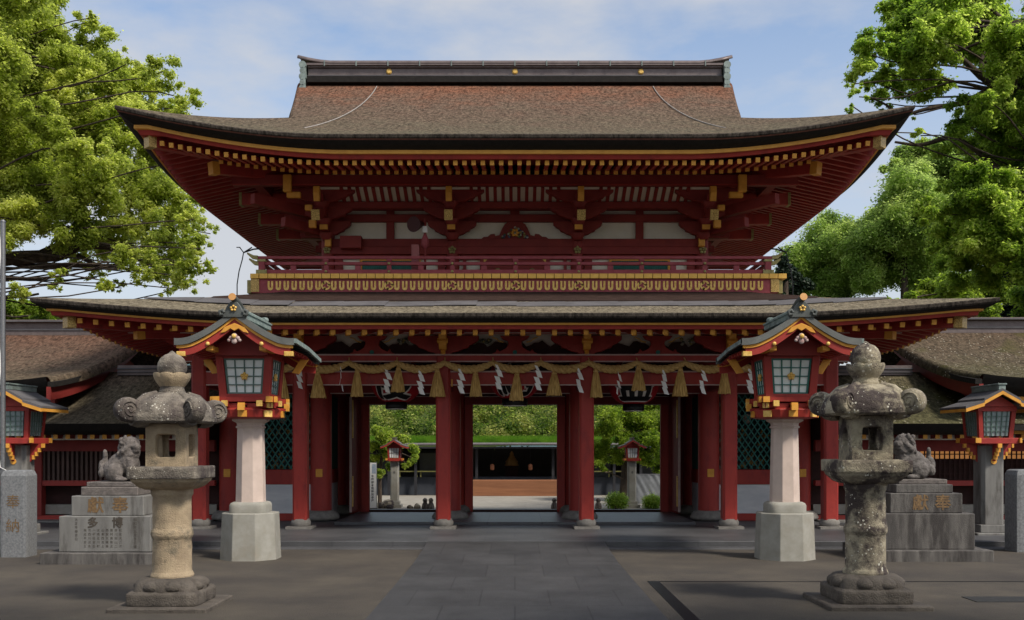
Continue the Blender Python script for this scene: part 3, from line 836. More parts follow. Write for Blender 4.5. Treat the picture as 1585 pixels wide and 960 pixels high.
# ------------------------------------------------------------------ upper storey
YW = 26.0
PX = [-4.8, -1.6, 1.6, 4.8]
MB().boxb(-4.75,4.75,YW+.02,33.0,5.7,9.0).build('upper_wall', [WHITE], gate)
def wb(x0, x1, z0, z1, m=RED_D, y=YW, dy=.1, name='wall_beam', bev=.008): return MB().boxb(x0,x1,y-dy,y+.019,z0,z1).build(name,[m],gate,bevel=bev)
wb(-4.9,4.9,6.90,7.09,RED_D,dy=.16); wb(-4.9,4.9,7.092,7.30,RED_D,dy=.13)
wb(-4.9,4.9,7.74,7.93,RED_D,dy=.12); wb(-4.9,4.9,8.04,8.34,RED_D,dy=.14)
for x in PX:
    MB().lathe([(.17,6.1),(.17,7.32)], 20, (x,YW-.02,0)).build('upper_pillar', [RED_D], gate)
    g = MB()     # plum-blossom fitting
    for k in range(5):
        a = 2*math.pi*k/5+math.pi/2
        g.ell((x+.065*math.cos(a), YW-.205, 7.0+.065*math.sin(a)), (.04,.02,.04), 10, 6)
    g.ell((x, YW-.21, 7.0), (.03,.03,.03), 8, 6)
    g.build('blossom_fitting', [GOLD_OLD], gate)
for i in range(3):
    a, b = PX[i]+.18, PX[i+1]-.18
    m = (a+b)/2
    if i != 1:
        wb(m-.10, m+.10, 7.302, 8.04, RED_D, dy=.09, name='strut')
    else:
        half = [(.86,0),(.80,.05),(.70,.055),(.62,.12),(.52,.13),(.50,.07),(.40,.10),(.32,.28),(.26,.38),(.17,.43)]
        pts = [(m+p, 7.302+q) for p, q in half] + [(m-p, 7.302+q) for p, q in reversed(half)]
        MB().prism(pts, YW-.10, YW+.015).build('frog_leg_strut', [RED_D], gate)
        wb(m-.12, m+.12, 7.932, 8.04, RED_D, dy=.09, name='strut')
        g = MB(); random.seed(3)
        for k in range(46):
            u = random.uniform(-1,1); zz = random.uniform(0,1)*(1-abs(u)**1.5)
            g.ell((m+.33*u, YW-.13, 7.33+.26*zz), (.035,.03,.028), 7, 5, random.choice([0,0,1,2,3]))
        for k in range(6):
            q = k*math.pi/3; g.ell((m+.07*math.cos(q), YW-.15, 7.45+.07*math.sin(q)), (.045,.025,.035), 8, 6, 4)
        g.build('carved_flowers', [GOLD_OLD, mat('carved_white', (.5,.5,.46)), mat('carved_blue', (.07,.09,.17)), mat('carved_green', (.08,.14,.06)), YEL], gate)
    # doors and windows behind the railing
    if i == 1:
        for s in (-1, 1):
            o = MB().boxb(min(m, m+s*.80)+.01, max(m, m+s*.80)-.01, YW-.07, YW+.01, 6.1, 6.86).build('door_leaf', [RED_D], gate)
            MB().tube([(m+s*.44,YW-.07,6.47),(m+s*.44,YW-.095,6.47),(m+s*.44,YW-.11,6.47)], [.085,.085,.04], 16).build('gilt_disc', [GOLD_OLD], o)
            e = m+s*.80
            MB().prism([(e,6.86),(e,6.70),(e-s*.04,6.72),(e-s*.12,6.81),(e-s*.30,6.84),(e-s*.34,6.86)], YW-.085, YW-.068).build('corner_fitting', [GOLD], o)
            MB().boxb(min(m+s*.8,m+s*.9), max(m+s*.8,m+s*.9), YW-.1, YW+.01, 6.1, 6.9).build('door_post', [RED_D], gate)
            MB().boxb(min(m+s*1.25,m+s*1.33), max(m+s*1.25,m+s*1.33), YW-.09, YW+.01, 6.1, 6.9).build('strut', [RED_D], gate)
        wb(a, b, 6.78, 6.90, RED_D, dy=.085)
    else:
        w0, w1 = m-.72, m+.72
        g = MB().boxb(w0, w1, YW-.05, YW+.012, 6.1, 6.74)
        for k in range(24): g.boxb(w0+.03+k*.06, w0+.06+k*.06, YW-.07, YW-.049, 6.1, 6.74)
        o = g.build('lattice_window', [TEAL], gate)
        g = MB(); g.boxb(w0-.06,w1+.06,YW-.09,YW+.01,6.742,6.79); g.boxb(w0-.06,w0-.001,YW-.09,YW+.01,6.1,6.741); g.boxb(w1+.001,w1+.06,YW-.09,YW+.01,6.1,6.741)
        g.build('window_frame', [YEL], o)
        wb(a, b, 6.80, 6.90, RED_D, dy=.08)
        wb(a, a+.2, 6.1, 6.8, RED_D, dy=.08, name='strut'); wb(b-.2, b, 6.1, 6.8, RED_D, dy=.08, name='strut')

# eave purlin and the slanted white slats
MB().boxb(-6.9,6.9,24.62,24.84,8.36,8.60).boxb(-6.9,6.9,24.60,24.63,8.345,8.38,1).build('eave_purlin', [RED_D, RED], gate)
for s in (-1,1): MB().boxb(min(s*6.2,s*6.42), max(s*6.2,s*6.42), 24.85, 34.2, 8.36, 8.60).build('eave_purlin', [RED_D], gate)
MB().add([(-4.8,24.90,8.37),(4.8,24.90,8.37),(4.8,25.45,8.13),(-4.8,25.45,8.13)], [(0,3,2,1)]).build('slat_board', [WHITE], gate, solid=.02)
for i in range(3):
    m = (PX[i]+PX[i+1])/2
    for k in range(-6, 6):
        x = m+(k+.5)*.196
        MB().beam((x,24.86,8.36), (x,25.41,8.12), .082, .06).build('slanted_slat', [RED_D], gate)
MB().boxb(-4.9,4.9,25.36,25.52,7.965,8.13).build('wall_purlin', [RED_D], gate, bevel=.01)
# three-stepped bracket clusters
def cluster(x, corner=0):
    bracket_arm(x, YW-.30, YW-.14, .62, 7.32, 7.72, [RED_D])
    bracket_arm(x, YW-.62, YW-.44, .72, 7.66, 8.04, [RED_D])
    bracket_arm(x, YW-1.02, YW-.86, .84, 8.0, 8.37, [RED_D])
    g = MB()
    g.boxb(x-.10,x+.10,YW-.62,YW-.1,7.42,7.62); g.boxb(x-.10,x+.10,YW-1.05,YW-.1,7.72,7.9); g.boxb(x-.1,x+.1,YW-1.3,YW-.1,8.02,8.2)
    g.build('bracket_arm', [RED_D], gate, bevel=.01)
    for yy, zz in ((YW-.22,7.32),(YW-.53,7.62),(YW-.94,7.96)):
        MB().lathe([(.10,-.02),(.17,.09),(.17,.15)], 16, (x,yy,zz-.06), sq=8, rot=R(45)).build('bearing_block', [RED_D], gate)
    # tail rafter with its gilt square end
    o = MB().beam((x, 24.32, 7.56), (x, YW, 8.10), .17, .22).build('tail_rafter', [RED_D], gate)
    MB().beam((x, 24.30, 7.553), (x, 24.345, 7.568), .20, .25).build('gilt_cap', [GOLD_E], o)
    MB().prism([(24.55,8.30),(24.42,8.28),(24.40,8.12),(24.46,7.92),(24.56,7.94)], x-.075, x+.075, axis='x').build('gilt_nosing', [YEL], gate, bevel=.01)
    MB().boxb(x-.10,x+.10,YW-.66,YW-.62,7.43,7.55).build('gilt_nosing', [YEL], gate)
for x in PX: cluster(x)
for s in (-1, 1):
    # gilt bits and arms that run out sideways from the corner posts
    for (px_, py_, d_, w_, h_) in ((445,284,24.5,.2,.42),(455,302,24.6,.34,.14),(478,322,24.9,.18,.14),(484,347,25.2,.18,.2),(508,372,25.75,.16,.34)):
        x = s*abs(X(px_, d_)); z = Z(py_, d_)
        MB().boxb(x-w_/2, x+w_/2, d_-.06, d_+.06, z-h_/2, z+h_/2).build('gilt_nosing', [YEL], gate, bevel=.015)
    for (d_, zt, hh) in ((YW-.02,8.32,.30),(27.9,8.24,.28),(30.0,8.26,.28)):
        o = MB().beam((s*7.02, d_, zt), (s*4.7, d_, zt-.02), .24, hh).build('side_tail_rafter', [RED], gate, bevel=.01)
        MB().beam((s*7.06, d_, zt), (s*6.99, d_, zt), .26, hh+.02).build('gilt_cap', [GOLD_OLD], o)
        MB().boxb(min(s*4.7,s*5.9), max(s*4.7,s*5.9), d_-.11, d_+.11, 7.72, 7.92).build('bracket_arm', [RED_D], gate, bevel=.01)
        MB().boxb(min(s*4.7,s*5.4), max(s*4.7,s*5.4), d_-.11, d_+.11, 7.42, 7.60).build('bracket_arm', [RED_D], gate, bevel=.01)
    MB().beam((s*4.7, YW+.1, 7.85), (s*6.35, 24.45, 7.98), .2, .26).build('bracket_arm', [RED_D], gate, bevel=.01)
    MB().beam((s*4.7, YW+.1, 7.45), (s*5.75, 25.05, 7.55), .2, .24).build('bracket_arm', [RED_D], gate, bevel=.01)

# balcony
YB, XB = 24.5, 6.38
bal = MB().boxb(-XB-.02, XB+.02, YB-.04, 34.5, 6.055, 6.155).build('balcony_floor', [DARK], gate)
k = -XB-.03
random.seed(12)
while k < XB:
    q = random.uniform(-.006,.006)
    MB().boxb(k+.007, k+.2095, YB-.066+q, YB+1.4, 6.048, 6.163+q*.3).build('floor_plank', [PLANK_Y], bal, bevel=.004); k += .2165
fr = MB().boxb(-XB+.02, XB-.02, YB+.0, YB+.14, 5.70, 6.049).boxb(-XB+.0, XB, YB-.012, YB+.0, 5.70, 5.745).build('balcony_frieze', [RED_RAIL], gate)
for s in (-1,1): MB().boxb(min(s*XB,s*(XB-.14)), max(s*XB,s*(XB-.14)), YB+.15, 34.2, 5.70, 6.049).build('balcony_frieze', [RED_RAIL], gate)
g = MB()
posts = [X(px_, YB) for px_ in (504.5, 602, 700, 798, 896, 993.5, 1091)]
def u_motif(x):
    z1, z0, y = 5.99, 5.78, YB-.014
    for q in (-1, 1): g.boxb(x+q*.042-.024, x+q*.042+.024, y, y+.02, z0+.05, z1)
    pts = [(x+.066*math.cos(a), z0+.052+.066*math.sin(a)) for a in [math.pi+math.pi*k/8 for k in range(9)]]
    g.prism(pts, y, y+.02)
def swirl(x):
    zc, y = 5.885, YB-.014
    for q in range(3):
        a0 = q*2*math.pi/3
        ring = []
        n = 12
        for k in range(n+1):
            a = a0+k/n*2.5; r_ = .115-.0*k; ring.append((x+r_*math.cos(a), zc+r_*math.sin(a)))
        inner = []
        for k in range(n+1):
            a = a0+k/n*2.5; w_ = .055*(1-(k/n))+.012; r_ = .115-w_; inner.append((x+r_*math.cos(a), zc+r_*math.sin(a)))
        g.prism(ring+inner[::-1], y, y+.02)
        g.lathe([(.034,0),(.034,.02)], 10, (0,0,0))
        m_ = len(g.v)-40
        aa = a0+.05
        for i_ in range(40):
            vx, vy, vz = g.v[m_+i_]; g.v[m_+i_] = (x+.07*math.cos(aa)+vx, y+.0+vz, zc+.07*math.sin(aa)+vy)
sp_ = 1.5365
for i, xp in enumerate(posts):
    swirl(xp)
    for k in range(1, 8):
        u_motif(xp+k*sp_/8)
    if i == 0:
        for k in range(1, 8): u_motif(xp-k*sp_/8)
g.build('gilt_motif', [GOLD], fr)
for s in (-1,1):
    MB().boxb(min(s*6.20,s*6.40), max(s*6.20,s*6.40), YB-.03, YB+.17, 5.72, 6.049).build('corner_fitting', [GOLD_E], fr, bevel=.006)
    MB().boxb(min(s*6.40,s*6.5), max(s*6.40,s*6.5), YB+.02, YB+.3, 5.70, 6.02).build('corner_fitting', [GOLD_OLD], fr, bevel=.006)
rail = thing('railing_group', (0,0,0), None, None) if False else None
def rails(zc, hh, dy, name, over):
    o = MB().boxb(-6.14-over, 6.14+over, YB+.05-dy, YB+.05+dy, zc-hh/2, zc+hh/2).build(name, [RED_RAIL], gate, bevel=.008)
    for s in (-1,1):
        MB().boxb(min(s*6.14-.05,s*6.14+.05), max(s*6.14-.05,s*6.14+.05), YB+.16, 34.3, zc-hh/2, zc+hh/2).build(name, [RED_RAIL], gate, bevel=.008)
        if over:
            g = MB(); x0 = 6.14+over
            pts = [(x0,zc-hh/2-.012),(x0+.14,zc-hh/2+.01),(x0+.26,zc+hh/2+.05),(x0+.25,zc+hh/2+.09),(x0+.10,zc+hh/2+.02),(x0,zc+hh/2+.012)]
            pts = [(s*a,b) for a,b in pts]
            g.prism(pts, YB+.05-dy-.01, YB+.05+dy+.01); g.build('curved_tip', [GOLD_OLD], o)
rails(6.215, .11, .055, 'bottom_rail', 0)
rails(6.42, .075, .045, 'middle_rail', .05)
rails(6.565, .07, .04, 'top_rail', .10)
for i, xp in enumerate(posts):
    o = MB().boxb(xp-.055, xp+.055, YB+.02, YB+.10, 6.27, 6.53).boxb(xp-.065, xp+.065, YB, YB+.12, 6.48, 6.53).build('railing_post', [RED_RAIL], gate, bevel=.006)
    for z in (6.225, 6.42):
        MB().ell((xp, YB-.01, z), (.035,.02,.035), 10, 6).build('stud', [GOLD_OLD], o)
    if i < 6:
        q = xp+sp_/2
        MB().boxb(q-.07, q+.07, YB+.03, YB+.09, 6.27, 6.383).build('railing_strut', [RED_RAIL], gate, bevel=.006)
for s in (-1,1):
    o = MB().boxb(s*6.14-.075, s*6.14+.075, YB-.03, YB+.12, 6.16, 6.53).build('railing_post', [RED_RAIL], gate, bevel=.006)
    MB().boxb(s*6.14-.13, s*6.14+.13, YB-.05, YB+.14, 6.162, 6.26).boxb(s*6.14-.10, s*6.14+.10, YB-.04, YB+.13, 6.46, 6.52).build('gilt_cap', [GOLD_OLD], o, bevel=.006)
    q = s*(6.14-.76)
    MB().boxb(q-.07, q+.07, YB+.03, YB+.09, 6.27, 6.383).build('railing_strut', [RED_RAIL], gate, bevel=.006)
# box on the wall
MB().boxb(X(527,25.7), X(560,25.7), 25.6, 25.86, Z(385,25.7), Z(366,25.7)).build('wall_box', [RED_D], gate, bevel=.01)
# ------------------------------------------------------------------ flanking halls and corridors
def flank(s):
    side = 'left' if s < 0 else 'right'
    hall = thing('corridor_hall', (s*13.5, 25.4, 0), ('brown bark-roofed hall with a screen of dark upright slats, behind the steel pole' if s < 0 else
                 'mossy bark-roofed hall on the right of the gate with an amber-lit grid window'), 'hall', 'halls beside the gate')
    th = THATCH_A if s < 0 else THATCH_M
    xe = 11.0
    zofs = 0 if s < 0 else .07
    # tall roof: eave d 23.7, ridge d 29.6
    def pz(t): return 3.52+zofs + .12*t + .032*t*t
    def fn(u, v):
        t = 5.9*v; x0 = xe - .06*t + .35*max(0,1-t/1.6)**2*0
        x = x0 + (30-x0)*(u**1.8)
        return (s*x, 23.7+t, pz(t) + .10*max(0,1-(x-x0)/1.3)**2)
    g = MB().grid(fn, 26, 18, flip=(s < 0))
    def back(u, v):
        p = fn(u, 1-v); return (p[0], 2*29.6-p[1], p[2])
    g.grid(back, 26, 10, flip=(s < 0))
    g.build('hall_roof', [th], hall)
    # verge roll, underlayer and barge board along the near gable
    g = MB()
    def vr(u, v):
        p = fn(0, u); a = v*math.pi*.55
        return (p[0]-s*.12*math.sin(a), p[1], p[2]-.22*(1-math.cos(a)))
    g.grid(vr, 26, 6, flip=(s > 0)); g.build('verge', [th], hall)
    g = MB()
    ps = [fn(0, k/24) for k in range(25)]
    pts = [(p[1], p[2]-.24) for p in ps] + [(p[1], p[2]-.55) for p in reversed(ps)]
    g.prism(pts, s*xe-s*.06-.05, s*xe-s*.06+.05, axis='x'); g.build('barge_board', [RED_D], hall)
    g = MB()
    pts = [(p[1], p[2]-.12) for p in ps] + [(p[1], p[2]-.24) for p in reversed(ps)]
    g.prism(pts, s*xe-s*.12-.08, s*xe-s*.12+.08, axis='x'); g.build('bark_underlayer', [BARK_B], hall)
    MB().boxb(min(s*11.6,s*11.5), max(s*11.6,s*11.5), 25.4, 33.6, 3.0, 3.5).prism([(25.9,3.5),(29.6,4.75),(33.2,3.5)], min(s*11.6,s*11.5), max(s*11.6,s*11.5), axis='x').build('gable_wall', [RED_D], hall)
    def lip(u, v):
        p = fn(u, 0); return (p[0], p[1]+.0+.5*v, p[2]-.20*min(1,v*4)-.25*v)
    MB().grid(lip, 26, 5, flip=(s > 0)).build('eave_underlayer', [BARK_B], hall)
    MB().boxb(min(s*11,s*30), max(s*11,s*30), 24.15, 24.25, 3.02, 3.22).build('eave_trim', [YEL if s > 0 else RED_D], hall)
    g = MB()
    g.boxb(min(s*10.2,s*30), max(s*10.2,s*30), 29.3, 29.9, pz(5.9)-.15, pz(5.9)+.22)
    g.boxb(min(s*10.1,s*30), max(s*10.1,s*30), 29.2, 30.0, pz(5.9)+.22, pz(5.9)+.30)
    rd = g.build('ridge', [COPPER_D], hall, bevel=.01)
    g = MB().boxb(min(s*10.2,s*30), max(s*10.2,s*30), 29.27, 29.299, pz(5.9)+.0, pz(5.9)+.05).boxb(min(s*10.1,s*30), max(s*10.1,s*30), 29.15, 29.199, pz(5.9)+.235, pz(5.9)+.27)
    g.build('ridge_line', [SHEET], rd)
    # lower corridor roof between hall and gate
    def pz2(t): return 2.52 + .26*t + .05*t*t
    def f2(u, v):
        t = 3.4*v; x = 7.35 + (11.6-7.35)*u
        return (s*x, 23.8+t, pz2(t))
    g = MB().grid(f2, 12, 12, flip=(s < 0))
    g.grid(lambda u, v: (f2(u, 1-v)[0], 2*27.2-f2(u, 1-v)[1], f2(u, 1-v)[2]), 12, 6, flip=(s < 0))
    g.build('corridor_roof', [th], hall)
    MB().grid(lambda u, v: (s*(7.35+4.25*u), 23.8+.5*v, 2.52-.16*min(1,v*3)-.10*v), 12, 4, flip=(s > 0)).build('eave_underlayer', [BARK_B], hall)
    g = MB().boxb(min(s*7.5,s*30), max(s*7.5,s*30), 24.2, 24.26, 2.28, 2.36); g.build('eave_trim', [YEL], hall)
    # second eave in front of the tall hall (dark, low)
    MB().grid(lambda u, v: (s*(11.6+18*u), 23.8+1.6*v, 2.52+.26*1.6*v), 10, 4, flip=(s < 0)).build('pent_roof', [th], hall)
    MB().boxb(min(s*11.6,s*30), max(s*11.6,s*30), 23.8, 24.2, 2.36, 2.50).build('eave_underlayer', [BARK_B], hall)
    rd = MB().boxb(min(s*7.6,s*10.6), max(s*7.6,s*10.6), 26.95, 27.45, pz2(3.4)-.1, pz2(3.4)+.16).build('corridor_ridge', [COPPER_D], hall)
    MB().boxb(min(s*7.6,s*10.6), max(s*7.6,s*10.6), 26.91, 26.95, pz2(3.4)+.06, pz2(3.4)+.09).boxb(min(s*7.6,s*10.6), max(s*7.6,s*10.6), 26.91, 26.95, pz2(3.4)-.03, pz2(3.4)-.01).build('ridge_line', [SHEET], rd)
    MB().boxb(min(s*11.62,s*30), max(s*11.62,s*30), 25.22, 25.38, 2.3, 3.75).build('upper_wall', [RED_D], hall)
    # rafter ends
    k = 7.8
    while k < 19:
        o = MB().boxb(s*k-.045, s*k+.045, 24.3, 25.6, 2.17, 2.27).boxb(s*k-.052, s*k+.052, 24.285, 24.30, 2.165, 2.275, 1).build('rafter', [RED_D, YEL], hall)
        k += .295
    MB().boxb(min(s*7.5,s*30), max(s*7.5,s*30), 24.6, 24.66, 2.14, 2.27).build('white_board', [WHITE], hall)
    # wall
    yw = 25.3
    MB().boxb(min(s*7.5,s*30), max(s*7.5,s*30), yw-.1, yw+.1, 1.86, 2.14).build('head_beam', [RED_D], hall)
    MB().boxb(min(s*7.5,s*30), max(s*7.5,s*30), yw-.09, yw+.09, 1.0, 1.13).build('waist_rail', [RED], hall)
    MB().boxb(min(s*7.5,s*30), max(s*7.5,s*30), yw-.09, yw+.09, .05, .26).build('ground_sill', [RED_D if s > 0 else RED], hall)
    MB().boxb(min(s*7.5,s*30), max(s*7.5,s*30), yw+.3, yw+.36, .05, 2.88).build('back_wall', [DARK], hall)
    MB().boxb(min(s*7.5,s*30), max(s*7.5,s*30), yw-.6, yw+.3, .02, .16).build('stone_sill', [STONE_G], hall)
    MB().boxb(min(s*7.5,s*30), max(s*7.5,s*30), yw+.1, yw+.29, .28, .52).build('floor_edge', [STONE_W], hall)
    x = 9.6
    while x < 26:
        MB().boxb(s*x-.10, s*x+.10, yw-.12, yw+.12, .26, 2.14).build('wall_post', [RED_D], hall)
        if s < 0:
            g = MB()
            for q in range(18):
                xx = x+.14+q*.118; g.boxb(min(s*xx,s*(xx+.055)), max(s*xx,s*(xx+.055)), yw-.04, yw+.02, 1.13, 1.86)
            g.boxb(min(s*(x+.12),s*(x+2.18)), max(s*(x+.12),s*(x+2.18)), yw+.03, yw+.05, 1.13, 1.86, 1)
            g.build('slat_screen', [mat('brown_slat', (.10,.06,.048), (.07,.042,.035)), DARK], hall)
        else:
            g = MB()
            for q in range(17): g.boxb(x+.14+q*.125, x+.165+q*.125, yw-.03, yw+.0, 1.13, 1.86)
            for q in range(6): g.boxb(x+.12, x+2.18, yw-.025, yw+.0, 1.15+q*.125, 1.175+q*.125)
            o = g.build('lattice_screen', [DARK], hall)
            MB().boxb(x+.12, x+2.18, yw+.03, yw+.05, 1.66, 1.86).build('lit_pane', [AMBER], o)
            MB().boxb(x+.12, x+2.18, yw+.03, yw+.05, 1.13, 1.66).build('dark_pane', [DARK], o)
        x += 2.3
    return hall
AMBER, _t, _b = new_mat('amber_lit_pane')
_b.inputs['Base Color'].default_value = (.4,.18,.06,1); _b.inputs['Emission Color'].default_value = (1,.42,.12,1); _b.inputs['Emission Strength'].default_value = .16
flank(-1); flank(1)

# ------------------------------------------------------------------ straw rope, tassels, paper streamers
rope = thing('straw_rope', (0, 22.72, 3.75), 'thick twisted golden straw rope slung in shallow swags across the front pillars', 'rope')
YR = 22.70
def rope_pt(px):
    ph = ((px-539.5) % 74.35)/74.35
    y = 561.5 + 10.5*(1-(2*ph-1)**2)
    return X(px, YR), Z(y, YR)
g = MB()
for st in range(3):
    pts, rs = [], []
    px = 318.
    while px < 1275:
        x, z = rope_pt(px); a = px/74.35*2*math.pi*3.1 + st*2*math.pi/3
        ph = ((px-539.5) % 74.35)/74.35
        k = .55+.45*math.sin(math.pi*ph)
        pts.append((x, YR+.047*k*math.cos(a), z+.047*k*math.sin(a))); rs.append(.05*(.75+.35*math.sin(math.pi*ph)))
        px += 1.9
    g.tube(pts, rs, 8)
g.build('twisted_strands', [ROPE], rope)
g = MB()
for k in range(-3, 11):
    x, z = rope_pt(539.5+74.35*k)
    g.tube([(x,YR,z-.06),(x+.01,YR,z+.06),(x,YR+.1,z+.12)], .014, 6)
g.build('tie_cord', [ROPE], rope)
def tassel(px, k):
    w = .155+.02*math.sin(k*2.1); h = .60+.05*math.sin(k*3.3)
    x, z = rope_pt(px)
    t = thing('straw_tassel', (x, YR-.03, z-.09), 'fan-shaped straw tassel hanging from the rope', 'tassel', 'straw tassels along the rope')
    g = MB(); n = 36
    def sk(u, v):
        a = 2*math.pi*u; zz = -h*v - (.03*noise.noise(Vector((u*17, k, 0))) if v > .9 else 0)
        r_ = (.052 + (w-.052)*max(0,(v-.12)/.88)**.85) * (1+.08*math.sin(a*13+k)+.05*math.sin(a*29))
        if v < .12: r_ = .05+.012*math.sin(v*60)
        return (x+r_*math.cos(a)+.015*math.sin(k*1.7)*v, YR-.03+.55*r_*math.sin(a), z-.06+zz)
    g.grid(lambda u, v: sk(u, v), 60, 12, flip=True)
    g.build('straw_skirt', [TASSEL], t)
    MB().lathe([(.055,-.015),(.062,0),(.055,.015)], 14, (x, YR-.03, z-.12), sy=.7).build('binding', [ROPE], t)
    return t
names_t = ['just right of the left-hand wooden lantern', '', '']
TP = [437, 492, 553, 617, 677, 736, 800, 858, 922, 988, 1053, 1121]
tl = ['straw tassel peeping out beside the left lantern box', 'straw tassel in front of the outermost left round pillar', 'straw tassel over the dark recess left of the left doorway',
      'straw tassel covering the left paper lantern', 'straw tassel at the second tall pillar from the left lantern', 'straw tassel against the left edge of the middle doorway',
      'straw tassel covering the middle paper lantern', 'straw tassel over the right edge of the middle doorway', 'straw tassel just right of the pillar beside the middle doorway',
      'straw tassel covering the right paper lantern', 'straw tassel above the gap right of the right doorway', 'straw tassel beside the right lantern eave']
for k, (px_, lb) in enumerate(zip(TP, tl)):
    t = tassel(px_, k); t['label'] = lb
SPX = [(463,.62),(527,.25),(597,.9),(648,1),(710,1),(768,1),(829,1),(893,.8),(957,.5),(1024,.75),(1085,.9),(1157,1)]
sl = ['white zigzag paper streamer beside the left lantern, above the teal lattice', 'narrow twisted white paper streamer left of the left doorway', 'white paper streamer on the left flank of the left paper lantern',
      'white paper streamer on the right flank of the left paper lantern', 'white zigzag streamer right of the pillar between left and middle doorways', 'white streamer overlapping the left flank of the middle paper lantern',
      'white streamer overlapping the right flank of the middle paper lantern', 'folded white streamer on the pillar between middle and right doorways', 'narrow white streamer at the left flank of the right paper lantern',
      'forked white streamer at the right flank of the right paper lantern', 'white streamer by the gilt plate, right of the right doorway', 'white zigzag streamer beside the right lantern box']
for k, ((px_, wf), lb) in enumerate(zip(SPX, sl)):
    x, z = rope_pt(px_)
    g = MB(); rz = math.acos(max(-.999, min(.999, wf)))*(-1 if k % 2 else 1)
    M = Matrix.Rotation(rz, 3, 'Z')
    zz = .02; xo = -.03
    cells = [(.05,.16),(.11,.15),(.12,.15),(.12,.15)]
    for q in range(4):
        w_, h_ = .115, .175
        if q == 0: w_, h_ = .07, .14
        x0_ = xo
        tilt = .05*math.sin(q*2+k)
        vs = [Vector((x0_, .012*q, zz)), Vector((x0_+w_, .012*q+tilt*.3, zz-.02)), Vector((x0_+w_+.055, .012*q+tilt, zz-h_)), Vector((x0_+.055, .012*q+tilt*.6, zz-h_+.025))]
        g.add([M @ a + Vector((x, YR-.075, z-.02)) for a in vs], [(0,1,2,3)])
        zz -= h_*.82; xo += (.02 if q % 2 == 0 else -.035)
    o = g.build('paper_streamer', [PAPER], None, loc=(x, YR-.075, z-.02), solid=.003)
    tag(o, lb, 'streamer', 'paper streamers along the rope')

# ------------------------------------------------------------------ big paper lanterns with brushed characters
LPAPER = mat('crimson_lantern_paper', (.50,.016,.026), (.42,.013,.02), rough=.6, scale=4)
LWHITE = mat('lantern_white_paint', (.88,.84,.78), (.8,.76,.7), rough=.7)
def wrap_text(body, size, spread, c, rx, rz, pad, ox=0, oz=0, stretch=1.0, ring=8):
    # the brushed letter, thickened by shifted copies and laid on the curved paper
    g = MB()
    shifts = [(0, 0)] + [(spread*math.cos(2*math.pi*k/ring), spread*math.sin(2*math.pi*k/ring)) for k in range(ring)]
    vs, fs = text_mesh(body, size, 0)
    mn = min(v.x for v in vs)*stretch; mxx = max(v.x for v in vs)*stretch; m0 = min(v.y for v in vs); m1 = max(v.y for v in vs)
    bm = bmesh.new()
    bv = [bm.verts.new((v.x*stretch, v.y, 0)) for v in vs]
    for f in fs:
        try: bm.faces.new([bv[i] for i in f])
        except ValueError: pass
    for ax, lo_, hi_ in ((0,mn,mxx),(1,m0,m1)):
        for k in range(1, 14):
            p = [0,0,0]; p[ax] = lo_+(hi_-lo_)*k/14; no = [0,0,0]; no[ax] = 1
            bmesh.ops.bisect_plane(bm, geom=bm.verts[:]+bm.edges[:]+bm.faces[:], plane_co=p, plane_no=no)
    idx = {v: i for i, v in enumerate(bm.verts)}
    base = [v.co.copy() for v in bm.verts]; faces = [[idx[v] for v in f.verts] for f in bm.faces]
    bm.free()
    for n_, (sx_, sy_) in enumerate(shifts):
        out_v = []
        for co in base:
            x, y = co.x+ox+sx_, co.y+oz+sy_
            z = .93*rz*math.sin(max(-1, min(1, y/.62))*math.pi/2)
            r_ = rx*math.sqrt(1-abs(z/rz)**2.6)+pad+n_*.0006
            a = max(-1.5, min(1.5, x/rx))
            out_v.append((c[0]+r_*math.sin(a), c[1]-r_*math.cos(a), c[2]+z))
        g.add(out_v, faces)
    return g
def paper_lantern(px, body, yl, ringw, label, zb):
    x = X(px, yl); rx, rz = .60, .56; zc = zb+.14+rz*.97
    t = thing('paper_lantern', (x, yl, zb), label, 'paper lantern', 'paper lanterns hanging in the gate')
    prof = []
    n = 40
    for k in range(n+1):
        zz = -.965+1.93*k/n
        r_ = rx*math.sqrt(max(0,1-abs(zz)**2.6)) + .006*math.cos(k*math.pi)
        prof.append((r_, zz*rz))
    MB().lathe(prof, 40, (x,yl,zc)).build('lantern_body', [LPAPER], t)
    lo = zb
    o = MB().lathe([(ringw,0),(ringw+.01,.02),(ringw+.01,.16),(ringw-.03,.17)], 32, (x,yl,lo)).build('bottom_ring', [BLACK], t)
    MB().lathe([(ringw-.02,-.012),(ringw-.015,-.002)], 32, (x,yl,lo)).build('lit_opening_disc', [mat('painted_opening_light', (.9,.88,.8), (.85,.82,.74))], o)  # bright hole under the lantern, its light put in as a pale disc
    MB().lathe([(ringw,0),(ringw,.16)], 32, (x,yl,zc+rz*.94)).build('top_ring', [BLACK], t)
    MB().tube([(x,yl,zc+rz+.1),(x,yl,4.33)], .02, 6).build('hanging_cord', [BLACK], t)
    wrap_text(body, 1.04, .072, (x,yl,zc), rx, rz, .008, oz=-.03, stretch=1.05).build('white_outline', [LWHITE], t)
    wrap_text(body, 1.04, .030, (x,yl,zc), rx, rz, .018, oz=-.03, stretch=1.05).build('brushed_letter', [BLACK], t)
    return t
paper_lantern(613.5, '度', 24.3, .25, 'crimson paper lantern hanging in the left doorway, its lowest stroke a broad sweep', Z(633,24.3))
paper_lantern(797, '納', 24.3, .30, 'crimson paper lantern hanging in the middle doorway, with the widest black base ring', Z(628,24.3))
paper_lantern(980.5, '盛', 24.3, .25, 'crimson paper lantern hanging in the right doorway before the tree', Z(636,24.3))

